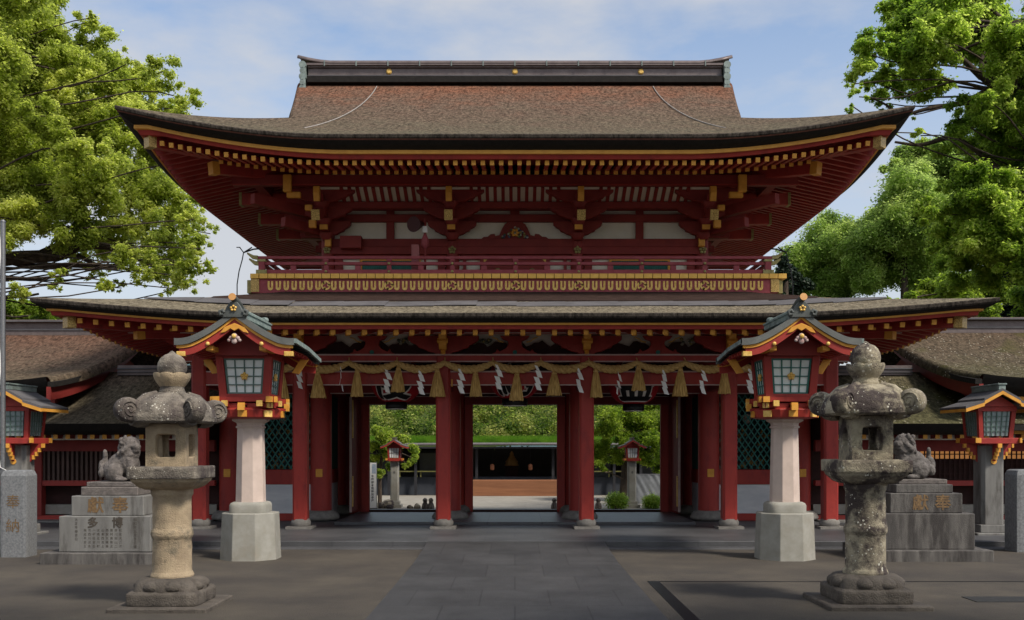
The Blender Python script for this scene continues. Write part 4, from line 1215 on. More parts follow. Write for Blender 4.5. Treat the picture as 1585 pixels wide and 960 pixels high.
# ------------------------------------------------------------------ tall lanterns on granite columns in front of the gate
def octa(g, r0, r1, z0, z1, m=0, c=(0,0), extra=None):
    k = 1/math.cos(math.pi/8)
    prof = [(r0*k,z0),(r1*k,z1)] if not extra else [(r*k,z) for r, z in extra]
    g.lathe(prof, 8, (c[0],c[1],0), m, smooth=False, rot=math.pi/8)
    return g
def tall_lantern(x, y, s, label):
    t = thing('column_lantern', (x, y, 0), label, 'lantern', 'tall lanterns before the gate')
    b = Vector((x, y, 0))
    def mk(g, name, mats, par=t, **k):
        g.v = [(a[0]+x, a[1]+y, a[2]) for a in g.v]
        return g.build(name, mats, par, **k)
    mk(octa(MB(), .56, .53, 0, .82, extra=[(.495,-.02),(.492,.02),(.462,.805),(.45,.82)]), 'plinth', [STONE_W], bevel=.008)
    mk(MB().lathe([(.325,.82),(.328,.84),(.328,.95),(.31,.99),(.27,1.01)], 40, sq=6), 'collar', [STONE_W])
    mk(octa(MB(), .245, .218, 1.01, 2.31), 'shaft', [STONE_P], bevel=.006)
    g = octa(MB(), .22, .30, 2.31, 2.47, extra=[(.235,2.31),(.245,2.33),(.22,2.36),(.23,2.40),(.30,2.44),(.30,2.50)])
    mk(g, 'capital', [STONE_P])
    mk(octa(MB(), .44, .56, 2.47, 2.62, extra=[(.40,2.47),(.52,2.49),(.56,2.63),(.50,2.66)]), 'bracket_bowl', [RED], bevel=.008)
    # stepped brackets with gilt ends
    o = mk(MB().boxb(-.46,.46,-.46,.46,2.66,2.74).boxb(-.50,.50,-.50,.50,2.76,2.84), 'bracket_frame', [RED], bevel=.006)
    for sd in range(4):
        M = Matrix.Rotation(sd*math.pi/2, 3, 'Z')
        for q, (xx, zz, w_, ex) in enumerate(((-.30,2.73,.085,.60),(0,2.66,.10,.66),(.30,2.73,.085,.60),(-.46,2.80,.10,.56),(.46,2.80,.10,.56))):
            g = MB().boxb(xx-w_/2,xx+w_/2,-ex,-.3,zz-.045,zz+.045,0).boxb(xx-w_/2-.006,xx+w_/2+.006,-ex-.012,-ex+.03,zz-.05,zz+.05,1)
            g.v = [tuple(M @ Vector(a)) for a in g.v]
            mk(g, 'bracket_end', [RED, GOLD if q in (0,2) else YEL], o)
    for sd in range(8):
        M = Matrix.Rotation(sd*math.pi/4, 3, 'Z')
        g = MB().boxb(-.07,.07,-.55,-.35,2.52,2.60,0).boxb(-.075,.075,-.585,-.545,2.50,2.61,1)
        g.boxb(-.05,.05,-.62 if sd % 2 else -.64,-.40,2.665,2.735,0).boxb(-.055,.055,-.64 if sd % 2 else -.66,-.60,2.655,2.74,1)
        g.v = [tuple(M @ Vector(a)) for a in g.v]
        mk(g, 'bracket_end', [RED, GOLD if sd % 2 else YEL], o)
    # light box: flared square, red posts, green grids
    r0, r1, z0, z1 = .37, .425, 2.85, 3.56
    for qx in (-1,1):
        for qy in (-1,1):
            mk(MB().beam((qx*r0,qy*r0,z0),(qx*r1,qy*r1,z1),.13,.13,up=(0,1,0)), 'box_post', [RED], bevel=.008)
    mk(MB().boxb(-.44,.44,-.44,.44,z0-.01,z0+.05), 'box_rail', [RED], bevel=.006)
    mk(MB().boxb(-.47,.47,-.47,.47,z1-.05,z1+.10), 'box_rail', [RED], bevel=.006)
    for sd in range(4):
        M = Matrix.Rotation(sd*math.pi/2, 3, 'Z')
        def pt(u, v, off=0.):
            r_ = r0+(r1-r0)*v; hw = r_-.075
            return M @ Vector((u*hw, -(r_+.005+off), z0+.05+(z1-.05-z0-.05)*v))
        g = MB().add([pt(-1,0),pt(1,0),pt(1,1),pt(-1,1)], [(0,1,2,3)])
        o = mk(g, 'window_pane', [SHOJI])
        g = MB()
        for k in range(5):
            u = -1+k*.5; wd = .03 if k in (0,4) else .018
            g.beam(pt(u*.96,0,.012), pt(u*.96,1,.012), wd, .024, up=tuple(M @ Vector((0,1,0))))
            g.beam(pt(-1,k*.25*.96+.02,.014), pt(1,k*.25*.96+.02,.014), wd, .022, up=tuple(M @ Vector((0,1,0))))
        mk(g, 'window_grid', [GRN_FR if x < 0 else mat('teal_lattice', (.04,.17,.14), (.03,.13,.11))], o)
        g = MB(); cc = pt(0,.5,.035); nrm = (M @ Vector((0,-1,0)))
        for k in range(5):
            a = k*2*math.pi/5+math.pi/2
            g.ell(cc + M @ Vector((.042*math.cos(a),0,.042*math.sin(a))), (.03,.03,.03), 8, 6)
        g.ell(cc, (.025,.03,.025), 8, 6)
        mk(g, 'gilt_emblem', [GOLD], o)
    # roof
    W_, L0, L1 = 1.0, -1.08, 1.10
    ze, zp = 3.70, 4.22
    def rz(x_): return ze + (zp-ze)*max(0.,(1-abs(x_)/W_))**1.55 + .07*max(0,abs(x_)/W_-.75)/.25*.5
    n = 36
    xsn = [-W_+2*W_*k/n for k in range(n+1)]
    def ydrop(yv): return .05*(yv/1.1)**2 if yv < 0 else -.11*(yv/1.1)
    g = MB().grid(lambda u, v: (-W_+2*W_*u, L0+(L1-L0)*v, rz(-W_+2*W_*u)+ydrop(L0+(L1-L0)*v)), n, 8)
    rf = mk(g, 'roof', [COPPER_T])
    # thick copper edge at front and back, flat sheet seams
    for yy in (L0, L1-.07):
        pts = [(q, rz(q)+ydrop(yy)+.012) for q in xsn] + [(q, rz(q)+ydrop(yy)-.10) for q in reversed(xsn)]
        mk(MB().prism(pts, yy-.01, yy+.08), 'roof_edge', [mat('grey_copper_edge', (.15,.155,.145), (.10,.105,.10), rough=.6)], rf)
        pts = [(q*.97, rz(q)+ydrop(yy)-.10) for q in xsn] + [(q*.97, rz(q)+ydrop(yy)-.15) for q in reversed(xsn)]
        mk(MB().prism(pts, yy+.02, yy+.07), 'eave_trim', [YEL], rf)
        pts = [(q*.93, rz(q)+ydrop(yy)-.14) for q in xsn] + [(q*.93, rz(q)+ydrop(yy)-.27) for q in reversed(xsn)]
        mk(MB().prism(pts, yy+.04, yy+.10), 'barge_board', [RED], rf)
    for sx_ in (-1,1):
        mk(MB().add([(sx_*W_,L0,rz(W_)+.055),(sx_*W_,0,rz(W_)+.01),(sx_*W_,L1,rz(W_)-.10),(sx_*W_,L1,rz(W_)-.17),(sx_*W_,0,rz(W_)-.06),(sx_*W_,L0,rz(W_)-.02)],[(0,1,4,5),(1,2,3,4)]), 'side_edge', [COPPER_T], rf, solid=.04)
        mk(MB().grid(lambda u, v: (sx_*(W_-.03)*(1-.98*u), L0+.06+(L1-L0-.12)*v, rz((W_-.03)*(1-.98*u))-.13+min(0,ydrop(L0+.06+(L1-L0-.12)*v))), 12, 2), 'soffit', [RED], rf)
        for k in range(9):
            yy = L0+.2+k*.22
            mk(MB().beam((sx_*(W_-.06),yy,rz(W_-.06)-.15+min(0,ydrop(yy))),(sx_*.40,yy,rz(.5)-.17),.045,.05), 'rafter', [RED], rf)
    g = MB()
    for k in range(1, 9):
        yy = L0+(L1-L0)*k/9
        for q0, q1 in zip(xsn[:-1], xsn[1:]): pass
        pts = [(q, rz(q)+ydrop(yy)+.014) for q in xsn] + [(q, rz(q)+ydrop(yy)-.02) for q in reversed(xsn)]
        g.prism(pts, yy-.008, yy+.008)
    for q in (-.82,-.64,-.46,-.28,.28,.46,.64,.82):
        g.grid(lambda u, v: (q+.012*(u-.5), L0+(L1-L0)*v, rz(q)+ydrop(L0+(L1-L0)*v)+.012), 1, 8)
    mk(g, 'sheet_seam', [mat('dark_copper_seam', (.10,.15,.15), (.07,.1,.1))], rf)
    # gable fittings
    mk(MB().prism([(-.24,3.88),(-.17,3.98),(0,4.05),(.17,3.98),(.24,3.88),(.15,3.90),(.07,3.96),(0,3.92),(-.07,3.96),(-.15,3.90)], L0+.015, L0+.045), 'gable_fitting', [YEL], rf, bevel=.006)
    g = MB()
    for a, b_, r_ in ((0,3.83,.075),(-.08,3.79,.05),(.08,3.79,.05),(0,3.72,.07),(-.12,3.74,.04),(.12,3.74,.04)):
        g.ell((a*.75, L0+.02, 3.83+(b_-3.83)*.75), (r_*.7,.025,r_*.7), 12, 8)
    mk(g, 'gable_pendant', [mat('pinkish_white_carving', (.5,.40,.37), (.3,.16,.15), scale=20)], rf)
    mk(MB().ell((0,L0-.015,3.83),(.04,.02,.04),10,6), 'gilt_boss', [GOLD], rf)
    for q in (-1,1):
        mk(MB().boxb(q*.90-.075,q*.90+.075,L0+.03,L0+.12,rz(.92)-.235,rz(.92)-.155), 'tip_fitting', [GOLD], rf, bevel=.006)
        mk(MB().boxb(q*.45-.06,q*.45+.06,L0+.12,L0+.75,3.60,3.68), 'purlin_end', [YEL], rf, bevel=.006)
        mk(MB().ell((q*.45,L0+.03,rz(.45)-.20),(.035,.02,.035),10,6), 'gilt_boss', [GOLD], rf)
        mk(MB().add([(q*.95,.35,3.56),(q*.8,.35,3.56),(q*.65,.35,3.32),(q*.78,.35,3.30)],[(0,1,2,3)]), 'eave_bracket', [YEL], rf, solid=.05)
    mk(MB().prism([(-.46,3.55),(.46,3.55),(.40,3.75),(0,3.98),(-.40,3.75)], L0+.45, L0+.5), 'gable_board', [RED_D], rf)
    # ridge and demon-tile ornament
    g = MB().boxb(-.10,.10,L0+.02,L1-.02,4.17,4.26).boxb(-.12,.12,L0+.02,L1-.02,4.26,4.29)
    g.tube([(0,L0+.0,4.315),(0,L1,4.315)], .045, 12)
    for k in (0.92,): g.tube([(0,L1-.25,4.33),(0,L1-.02,4.36)], .055, 12)
    rg = mk(g, 'ridge', [COPPER_T], rf)
    g = MB()
    pts = [(-.20,4.14),(-.22,4.21),(-.15,4.25),(-.11,4.33),(-.055,4.40),(.055,4.40),(.11,4.33),(.15,4.25),(.22,4.21),(.20,4.14)]
    g.prism(pts, L0-.03, L0+.06)
    for q in (-1,1):
        g.tube([(q*.17,L0-.03,4.19),(q*.22,L0-.03,4.18),(q*.23,L0-.03,4.24),(q*.18,L0-.03,4.26),(q*.16,L0-.03,4.22)], .03, 8)
    g.tube([(0,L0-.10,4.47),(0,L0+.20,4.42),(0,L0+.55,4.31)], .06, 12)
    orn = mk(g, 'ridge_ornament', [mat('dark_bronze_ornament', (.10,.11,.105), (.06,.065,.06), rough=.55)], rf, bevel=.01)
    mk(MB().tube([(0,L0-.115,4.473),(0,L0-.10,4.47)], .062, 16), 'gilt_disc', [mat('orange_gilt', (.62,.33,.12), (.45,.22,.07), rough=.5)], orn)
    g = MB()
    for k in range(5):
        a = k*2*math.pi/5+math.pi/2; g.ell((.04*math.cos(a), L0-.045, 4.29+.035*math.sin(a)), (.022,.02,.022), 8, 6)
    mk(g, 'gilt_emblem', [GOLD], orn)
    return t
tall_lantern(-4.69, 17.95, -1, 'red wooden lantern with dull grey-green window grid on a granite column')
tall_lantern(4.79, 17.95, 1, 'red wooden lantern with bright teal window grid on a pink granite column')

# ------------------------------------------------------------------ old stone lanterns
def stone_lantern(x, y, k, M1, M2, label, round_side):
    t = thing('stone_lantern', (x, y, 0), label, 'stone lantern', 'old stone lanterns in the foreground')
    def mk(g, name, mats, par=t, rough=0.0, **kw):
        g.v = [(a[0]*k+x, a[1]*k+y, a[2]*k) for a in g.v]
        o = g.build(name, mats, par, **kw)
        if rough:
            sb = o.modifiers.new('sub', 'SUBSURF'); sb.subdivision_type = 'SIMPLE'; sb.levels = sb.render_levels = 2
            tx = TEX; dm = o.modifiers.new('worn', 'DISPLACE'); dm.texture = tx; dm.strength = rough; dm.mid_level = .5; dm.texture_coords = 'GLOBAL'
        return o
    mk(MB().boxb(-.60,.60,-.58,.58,-.03,.055), 'ground_slab', [STONE_B], bevel=.015)
    mk(MB().lathe([(.43,.05),(.44,.07),(.44,.20),(.41,.225)], 48, sq=14), 'base_block', [STONE_B], rough=.02)
    # lotus base: overlapping petals
    def lot(u, v):
        a = 2*math.pi*u; pet = abs(math.cos(a*4))**.6
        r_ = .42*(1-v)**.55*(.88+.12*pet)+.24*v
        z_ = .215+.16*v + .03*pet*math.sin(math.pi*v)
        kk = (abs(math.cos(a))**5+abs(math.sin(a))**5)**(-.2*(1-v)*.75)
        return (r_*kk*math.cos(a), r_*kk*math.sin(a), z_)
    o = mk(MB().grid(lot, 96, 10), 'lotus_base', [STONE_B])
    g = MB()
    for q in range(8):
        a = q*math.pi/4+math.pi/8
        g.ell((.30*math.cos(a), .30*math.sin(a), .275), (.155,.155,.09), 14, 10)
    mk(g, 'lotus_petals', [STONE_B], o)
    prof = [(.258,.36),(.262,.39),(.25,.42),(.238,.44),(.234,.84),(.245,.86),(.256,.89),(.254,.93),(.242,.96),(.233,.98),(.232,1.36),(.25,1.40),(.256,1.47)]
    mk(MB().lathe(prof, 36), 'shaft', [M1], rough=.018)
    o = mk(MB().lathe([(.27,1.46),(.33,1.49),(.40,1.56),(.415,1.60)], 48, sq=9), 'platform_underside', [M1], rough=.012)
    mk(MB().lathe([(.425,1.597),(.43,1.605),(.432,1.735),(.42,1.745)], 48, sq=16), 'platform', [M2], rough=.014)
    # fire box: four plates with openings
    zf0, zf1, hw = 1.745, 2.27, .245
    def plate(rot, rnd):
        g = MB(); n = 32; zc = (zf0+zf1)/2-.01; hh = (zf1-zf0)/2
        outer, inner, deep = [], [], []
        for i in range(n):
            a = 2*math.pi*i/n+math.pi/4; ca, sa = math.cos(a), math.sin(a)
            ko = 1/max(abs(ca), abs(sa))
            outer.append((ca*ko*hw, sa*ko*hh))
            if rnd: inner.append((ca*.105, sa*.15))
            else: inner.append((ca*(abs(ca)**9+abs(sa)**9)**(-1/9)*.125, sa*(abs(ca)**9+abs(sa)**9)**(-1/9)*.15))
        M = Matrix.Rotation(rot, 3, 'Z')
        vs = []
        for ring, yy, zo in ((outer,-hw,0.01),(inner,-hw,0),([(a_*.93,b_*.93) for a_,b_ in inner],-hw+.02,0),([(a_*.9,b_*.9) for a_,b_ in inner],-hw+.08,0),([(a_*.97,b_) for a_,b_ in outer],-hw+.08,.01)):
            vs += [M @ Vector((a_, yy if ring is not outer else -hw, zc+b_+zo)) for a_, b_ in ring]
        fs = []
        for r_ in range(4):
            for i in range(n): fs.append((r_*n+i, r_*n+(i+1) % n, (r_+1)*n+(i+1) % n, (r_+1)*n+i))
        g.add(vs, fs)
        return g
    fb = mk(MB().boxb(-.235,.235,-.235,.235,zf0,zf0+.03), 'firebox_floor', [M1])
    for sd in range(4):
        mk(plate(sd*math.pi/2, round_side and sd % 2 == 1), 'firebox_wall', [M1])
    # window rim on front
    # cap with corner scrolls
    def kasa(u, v):
        a = 2*math.pi*u
        zs = [2.27,2.275,2.30,2.36,2.44,2.53,2.60,2.645,2.66]
        rs = [.40,.47,.505,.51,.485,.43,.34,.23,.15]
        f = v*(len(zs)-1); i = min(int(f), len(zs)-2); w = f-i
        r_ = rs[i]*(1-w)+rs[i+1]*w; z_ = zs[i]*(1-w)+zs[i+1]*w
        e = 3.2-1.0*v
        kk = (abs(math.cos(a))**e+abs(math.sin(a))**e)**(-1/e)
        rib = 1+.0*math.cos(4*a)
        return (r_*kk*rib*math.cos(a), r_*kk*rib*math.sin(a), z_ - .02*math.cos(4*a)*(1-v)*0)
    cp = mk(MB().grid(kasa, 80, 28), 'cap', [M2], rough=.022)
    for q in range(4):
        g = MB()
        a = q*math.pi/2+math.pi/4; ca, sa = math.cos(a), math.sin(a)
        tx, ty = -sa, ca
        # rising neck of the scroll and the scroll drum itself
        base = MB()
        pts = [(.36,2.36),(.46,2.345),(.53,2.345)]
        g.tube([(p*ca,p*sa,z_) for p, z_ in pts], [.14,.125,.10], 12)
        prof = [(.02,-.095),(.11,-.09),(.145,-.07),(.155,0),(.145,.07),(.11,.09),(.02,.095)]
        dr = MB().lathe(prof, 28)
        dr2 = MB()
        for sg in (-1,1):
            pts = []
            for i in range(40):
                th_ = i*.33; rr = .11*(1-i/44); pts.append((rr*math.cos(th_), rr*math.sin(th_), sg*.094))
            dr2.tube(pts, .012, 5)
        for v in dr.v+dr2.v:
            pass
        o0 = len(g.v)
        for src in (dr, dr2):
            g.add([((.575)*ca + v[0]*ca + v[2]*tx, .575*sa + v[0]*sa + v[2]*ty, 2.435 + v[1]) for v in src.v], src.f, 0, True)
        mk(g, 'cap_scroll', [M2], cp)
    for q in range(4):       # raised ribs running to the corners
        g = MB()
        a = q*math.pi/2+math.pi/4; ca, sa = math.cos(a), math.sin(a)
        g.tube([(.20*ca,.20*sa,2.635),(.34*ca,.34*sa,2.59),(.45*ca,.45*sa,2.48),(.52*ca,.52*sa,2.37)], [.05,.06,.07,.075], 10)
        mk(g, 'cap_rib', [M2], cp)
    mk(MB().lathe([(.15,2.645),(.162,2.67),(.15,2.69),(.142,2.72),(.155,2.745)], 32), 'neck', [M2])
    def lot2(u, v):
        a = 2*math.pi*u; pet = abs(math.cos(a*4))**.5
        r_ = .15+.075*math.sin(v*math.pi*.55)*(.86+.2*pet)
        return (r_*math.cos(a), r_*math.sin(a), 2.735+.155*v+.018*pet*v)
    g = MB().grid(lot2, 80, 10); g.lathe([(.2,2.86),(.05,2.87)], 24)
    mk(g, 'lotus_cup', [M1 if not round_side else M2])
    mk(MB().lathe([(.13,2.87),(.168,2.91),(.18,2.97),(.172,3.03),(.145,3.085),(.10,3.125),(.045,3.15),(.02,3.175),(.0,3.185)], 32), 'finial', [M2], rough=.012)
    return t
TEX = bpy.data.textures.new('worn', 'CLOUDS'); TEX.noise_scale = .09; TEX.noise_depth = 3
stone_lantern(-4.28, 12.62, 1.0, STONE_T, STONE_L, 'tan stone lantern with scrolled cap and square openings, before the lion pedestal with readable writing', False)
stone_lantern(4.44, 12.80, 1.045, STONE_R, STONE_R, 'darker lichen-spotted stone lantern with a round side window and rain-streaked platform', True)

# ------------------------------------------------------------------ stone lions on stepped pedestals
def lion_mesh(s):
    g = MB()
    E = g.ell
    E((-.16,0,.20),(.20,.20,.21),16,12); E((-.05,0,.30),(.22,.19,.22),16,12); E((.08,0,.38),(.19,.19,.27),16,12)
    E((.10,0,.52),(.20,.20,.18),16,12); E((.14,-.03,.66),(.155,.16,.15),16,12); E((.26,-.10,.62),(.085,.10,.075),12,10); E((.25,-.09,.56),(.07,.085,.05),12,10)
    E((.30,-.12,.66),(.03,.035,.025),8,6)
    for q in (-1,1):
        g.tube([(.14,q*.11,.42),(.20,q*.12,.22),(.21,q*.12,.05)], [.085,.07,.075], 12)
        E((.26,q*.12,.045),(.10,.075,.05),12,8)
        E((-.10,q*.17,.17),(.16,.09,.16),14,10); E((.02,q*.19,.045),(.13,.07,.05),12,8)
        E((.10,-.03+q*.13,.77),(.04,.035,.06),10,8)
        E((.25,-.05+q*.075,.715),(.03,.03,.025),8,6)
    for k in range(26):         # curls of the mane
        a = k*2.4; h_ = .46+.30*((k*7) % 26)/26
        r_ = .20-.06*(h_-.46)/.3
        E((.09-abs(math.cos(a))*.02+r_*.75*math.cos(a+2.2), r_*math.sin(a+2.2)-.01, h_), (.05,.05,.05), 8, 6)
    for k in range(5):          # flame-shaped tail
        E((-.34-.02*k*(k<3), .0+.05*(k-2)*(1-k/6), .16+.07*k), (.075-.008*k,.06,.09), 10, 8)
    E((-.33,0,.50),(.04,.04,.08),8,6)
    bm = bmesh.new()
    g.v = [(s*-1*a if s > 0 else a, b, c) for a, b, c in g.v]
    if s > 0: g.f = [f[::-1] for f in g.f]
    return g
def lion(x, y, s, label_l, label_p, marks):
    p = thing('lion_pedestal', (x, y, 0), label_p, 'pedestal', 'stepped lion pedestals')
    k = y/17.8
    st1 = STONE_G if s < 0 else STONE_DK
    def bl(hw, hd, z0, z1, name, m, bev=.012): return MB().boxb(x-hw*k, x+hw*k, y-hd*k, y+hd*k, z0*k, z1*k).build(name, [m], p, bevel=bev)
    bl(1.02,.80,-.02,.19,'base_slab',STONE_DK); b2 = bl(.78,.62,.191,.80,'inscribed_block',st1); b3 = bl(.62,.50,.801,1.14,'upper_block',st1)
    bl(.49,.42,1.141,1.29,'step_block',STONE_DK if s > 0 else STONE_LION); bl(.42,.36,1.291,1.375,'lion_plinth',STONE_LION)
    def put(body, size, px_, pz, par, m, bold=.004, yy=None):
        vs, fs = text_mesh(body, size, 0)
        g = MB()
        for q, (ox_, oz_) in enumerate(((0,0),(bold,0),(-bold,0),(0,bold),(0,-bold)) if bold > .002 else ((0,0),)):
            g.add([(px_+v.x+ox_, yy-.004-.0004*q, pz+v.y+oz_) for v in vs], fs)
        g.build('carved_letter', [m], par)
    yb3, yb2 = y-.50*k, y-.62*k
    if s < 0:
        put('獻', .29, x-.20*k, .965*k, b3, GILT_TXT, .006, yb3); put('奉', .29, x+.22*k, .965*k, b3, GILT_TXT, .006, yb3)
        put('多', .19, x-.20*k, .68*k, b2, ENGRAVE, .006, yb2); put('博', .19, x+.22*k, .68*k, b2, ENGRAVE, .006, yb2)
        random.seed(4)
        pool = '木山中村田川大石井原上安吉藤高松東西南北本町金正一二三十郎太次治平助'
        for col_ in range(9):       # small columns of names
            for row in range(5 if col_ < 8 else 5):
                put(random.choice(pool), .052, x+(.27-col_*.075)*k, (.56-row*.068)*k, b2, ENGRAVE, .0, yb2)
        for row, ch in enumerate('昭和年五月吉日建'): put(ch, .062, x+.52*k, (.74-row*.066)*k, b2, ENGRAVE, .001, yb2)
        for row, ch in enumerate('大正年春吉日'): put(ch, .055, x-.48*k, (.74-row*.066)*k, b2, ENGRAVE, .0, yb2)
    else:
        put('獻', .29, x-.10*k, .965*k, b3, GILT_TXT, .006, yb3); put('奉', .29, x+.28*k, .965*k, b3, GILT_TXT, .006, yb3)
    g = lion_mesh(s)
    sc = .98*k
    g.v = [(x+a*sc-s*.10, y-.05+b*sc, 1.375*k+c*sc-.005) for a, b, c in g.v]
    o = g.build('stone_lion', [STONE_LION if s < 0 else mat('dark_lion_stone', (.15,.135,.125), (.07,.062,.058), rough=.9, scale=12, bump=.6)], None, loc=(x, y, 1.375*k))
    rm = o.modifiers.new('remesh', 'REMESH'); rm.mode = 'VOXEL'; rm.voxel_size = .012; rm.use_smooth_shade = True
    sm = o.modifiers.new('smooth', 'SMOOTH'); sm.iterations = 2; sm.factor = .5
    dm = o.modifiers.new('worn', 'DISPLACE'); dm.texture = TEX; dm.strength = .03; dm.texture_coords = 'GLOBAL'
    tag(o, label_l, 'lion statue', 'stone guardian lions')
lion(X(184,17.8), 17.8, -1, 'seated brown-grey stone lion facing the path, on the pedestal with readable writing', 'stepped grey granite pedestal lettered 奉獻 and 博多', True)
lion(X(1416,18.2), 18.2, 1, 'darker seated stone lion with raised tail, on the streaked pedestal', 'dark rain-streaked stepped pedestal with faint gilt letters', False)

# ------------------------------------------------------------------ smaller lanterns (side pair and the pair behind the gate)
def small_lantern(name, x, y, k, label, group, z0=0., hat=False, simple=False):
    t = thing(name, (x, y, z0), label, 'lantern', group)
    def mk(g, nm, mats, par=t, **kw):
        if simple:
            w_ = .80
            g.v = [(a[0]*w_, a[1]*w_, a[2] if a[2] < 1.94 else 2.12+(a[2]-1.95)*.864) for a in g.v]
        g.v = [(a[0]*k+x, a[1]*k+y, a[2]*k+z0) for a in g.v]
        return g.build(nm, mats, par, **kw)
    mk(MB().boxb(-.42,.42,-.42,.42,0,.16).boxb(-.30,.30,-.30,.30,.16,.32), 'plinth', [STONE_G if not simple else STONE_W], bevel=.01)
    sh = mk(MB().prism([(-.235,-.17),(-.17,-.235),(.17,-.235),(.235,-.17),(.235,.17),(.17,.235),(-.17,.235),(-.235,.17)], .32, 1.95, axis='z'), 'shaft', [STONE_G if not simple else STONE_W], bevel=.006)
    mk(MB().tube([(0,-.25,1.62),(0,-.236,1.62)], .06, 12), 'emblem', [YEL if not simple else STONE_G], sh)
    mk(MB().boxb(-.42,.42,-.42,.42,1.98,2.10), 'box_base', [RED], bevel=.008)
    for sd in range(4):
        M = Matrix.Rotation(sd*math.pi/2, 3, 'Z')
        if simple: g = MB().boxb(-.3,.3,-.44,-.40,1.96,2.08)
        else: g = MB().prism([(-.23,1.60),(-.25,1.98),(-.50,1.98),(-.50,1.93),(-.42,1.88),(-.38,1.80),(-.32,1.76),(-.28,1.66)], -.03, .03, axis='x')
        g.v = [tuple(M @ Vector(a)) for a in g.v]
        o = mk(g, 'side_bracket', [RED])
        g = MB()
        for a, b in (((-.50,1.95),(-.43,1.86),(-.37,1.78),(-.31,1.71)) if not simple else ((-.42,2.05),)): g.boxb(-.04,.04,a-.015,a+.03,b-.05,b+.035)
        g.v = [tuple(M @ Vector(a)) for a in g.v]
        mk(g, 'gilt_edge', [YEL], o)
        g = MB().boxb(-.42-.05,-.42+.06,-.47,-.43,2.0,2.10)
        g.v = [tuple(M @ Vector(a)) for a in g.v]
        mk(g, 'gilt_cap', [YEL], o)
        g = MB().add([M @ Vector(a) for a in ((-.24,-.33,2.14),(.24,-.33,2.14),(.27,-.37,2.64),(-.27,-.37,2.64))], [(0,1,2,3)])
        o = mk(g, 'window_pane', [SHOJI_D if not simple else SHOJI])
        g = MB(); up_ = tuple(M @ Vector((0,1,0)))
        for u in ((-.8,-.4,0,.4,.8) if not simple else (-.5,0,.5)): g.beam(M @ Vector((u*.24,-.345,2.14)), M @ Vector((u*.27,-.385,2.64)), .014, .014, up=up_)
        for v in ((.2,.4,.6,.8) if not simple else (.5,)):
            q = .33+.04*v; g.beam(M @ Vector((-.25,-q-.015,2.14+.5*v)), M @ Vector((.25,-q-.015,2.14+.5*v)), .012, .012, up=up_)
        mk(g, 'window_grid', [GRN_FR if not simple else DARK], o)
    g = MB()
    for a in (-1,1):
        for b in (-1,1): g.beam((a*.30,b*.30,2.10),(a*.35,b*.35,2.72),.09,.09,up=(0,1,0))
    g.boxb(-.40,.40,-.40,.40,2.64,2.74)
    mk(g, 'box_frame', [RED], bevel=.005)
    # stepped gable roof with a bend, ridge front to back
    W_, D_ = .74, .62
    pr = [(0,3.10),(.36,2.90),(.37,2.86),(W_,2.74)]
    def half(sx_, z_off): return [(sx_*a, b+z_off) for a, b in pr]
    rf = None
    for sx_ in (-1,1):
        top = half(sx_, 0); bot = half(sx_, -.05)[::-1]
        o = mk(MB().prism(top+bot, -D_, D_), 'roof_slope', [SHEET if not simple else COPPER_D])
        e = half(sx_, -.052); e2 = half(sx_, -.12)[::-1]
        mk(MB().prism(e+e2, -D_-.01, -D_+.05), 'eave_trim', [YEL if not simple else RED], o)
        mk(MB().boxb(min(sx_*(W_-.04),sx_*W_), max(sx_*(W_-.04),sx_*W_), -D_+.05, D_, 2.63, 2.70), 'eave_trim', [YEL if not simple else RED], o)
    mk(MB().prism([(-.36,2.74),(.36,2.74),(0,2.98)], -.44, .44), 'gable_board', [RED])
    mk(MB().boxb(-.07,.07,-D_+.02,D_,3.07,3.17).boxb(-.09,.09,-D_,D_,3.17,3.20), 'ridge', [COPPER_T if not simple else COPPER_D], bevel=.005)
    return t
small_lantern('post_lantern', -10.5, 21.4, 1.03, 'small red lantern with grey panes behind the steel pole and granite post', 'small lanterns beside the halls')
small_lantern('post_lantern', 10.12, 21.6, 1.03, 'small red lantern with grey panes in front of the mossy hall', 'small lanterns beside the halls')
small_lantern('court_lantern', X(611,42.3), 42.3, .92, 'small sunlit red lantern on a white post seen through the left doorway', 'lanterns in the inner court', z0=-.6, simple=True)
small_lantern('court_lantern', X(978,42.3), 42.3, .92, 'small sunlit red lantern on a white post under the tree in the right doorway', 'lanterns in the inner court', z0=-.6, simple=True)

# ------------------------------------------------------------------ posts, pole, wires, loudspeaker
def granite_post(x, y, w, d, h, label, chars, pyr):
    t = thing('granite_post', (x, y, 0), label, 'stone post')
    g = MB()
    c = .05
    g.lathe([(w/2,0),(w/2,h-.05 if not pyr else h-.10),(w/2-.03,h-.01 if not pyr else h-.02),(w/2-.07,h)], 48, (x,y,0), sq=18, smooth=False, sy=d/w)
    o = g.build('post_block', [mat('blue_grey_granite', (.22,.225,.23), (.13,.135,.14), rough=.8, scale=28, bump=.2, bscale=90)], t)
    for ch, z in chars:
        vs, fs = text_mesh(ch, .26, 0)
        MB().add([(x+v.x, y-d/2-.006, z+v.y) for v in vs], fs).build('carved_letter', [GILT_TXT], o)
    return t
granite_post(-8.98, 18.3, .47, .44, 1.56, 'square blue-grey granite post with faint gilt letters at the foot of the steel pole', [('奉',.98),('納',.55)], True)
granite_post(9.72, 19.2, .62, .5, 1.55, 'broad blue-grey granite post with gilt letters before the small lantern on the hall side', [('奉',.95),('納',.52)], True)
pl = thing('steel_pole', (-9.50, 18.75, 0), 'tall brushed steel pole with a slack white cord behind the granite post', 'pole')
MB().tube([(-9.50,18.75,0),(-9.50,18.75,6.15)], .046, 16).build('pole_tube', [STEEL], pl)
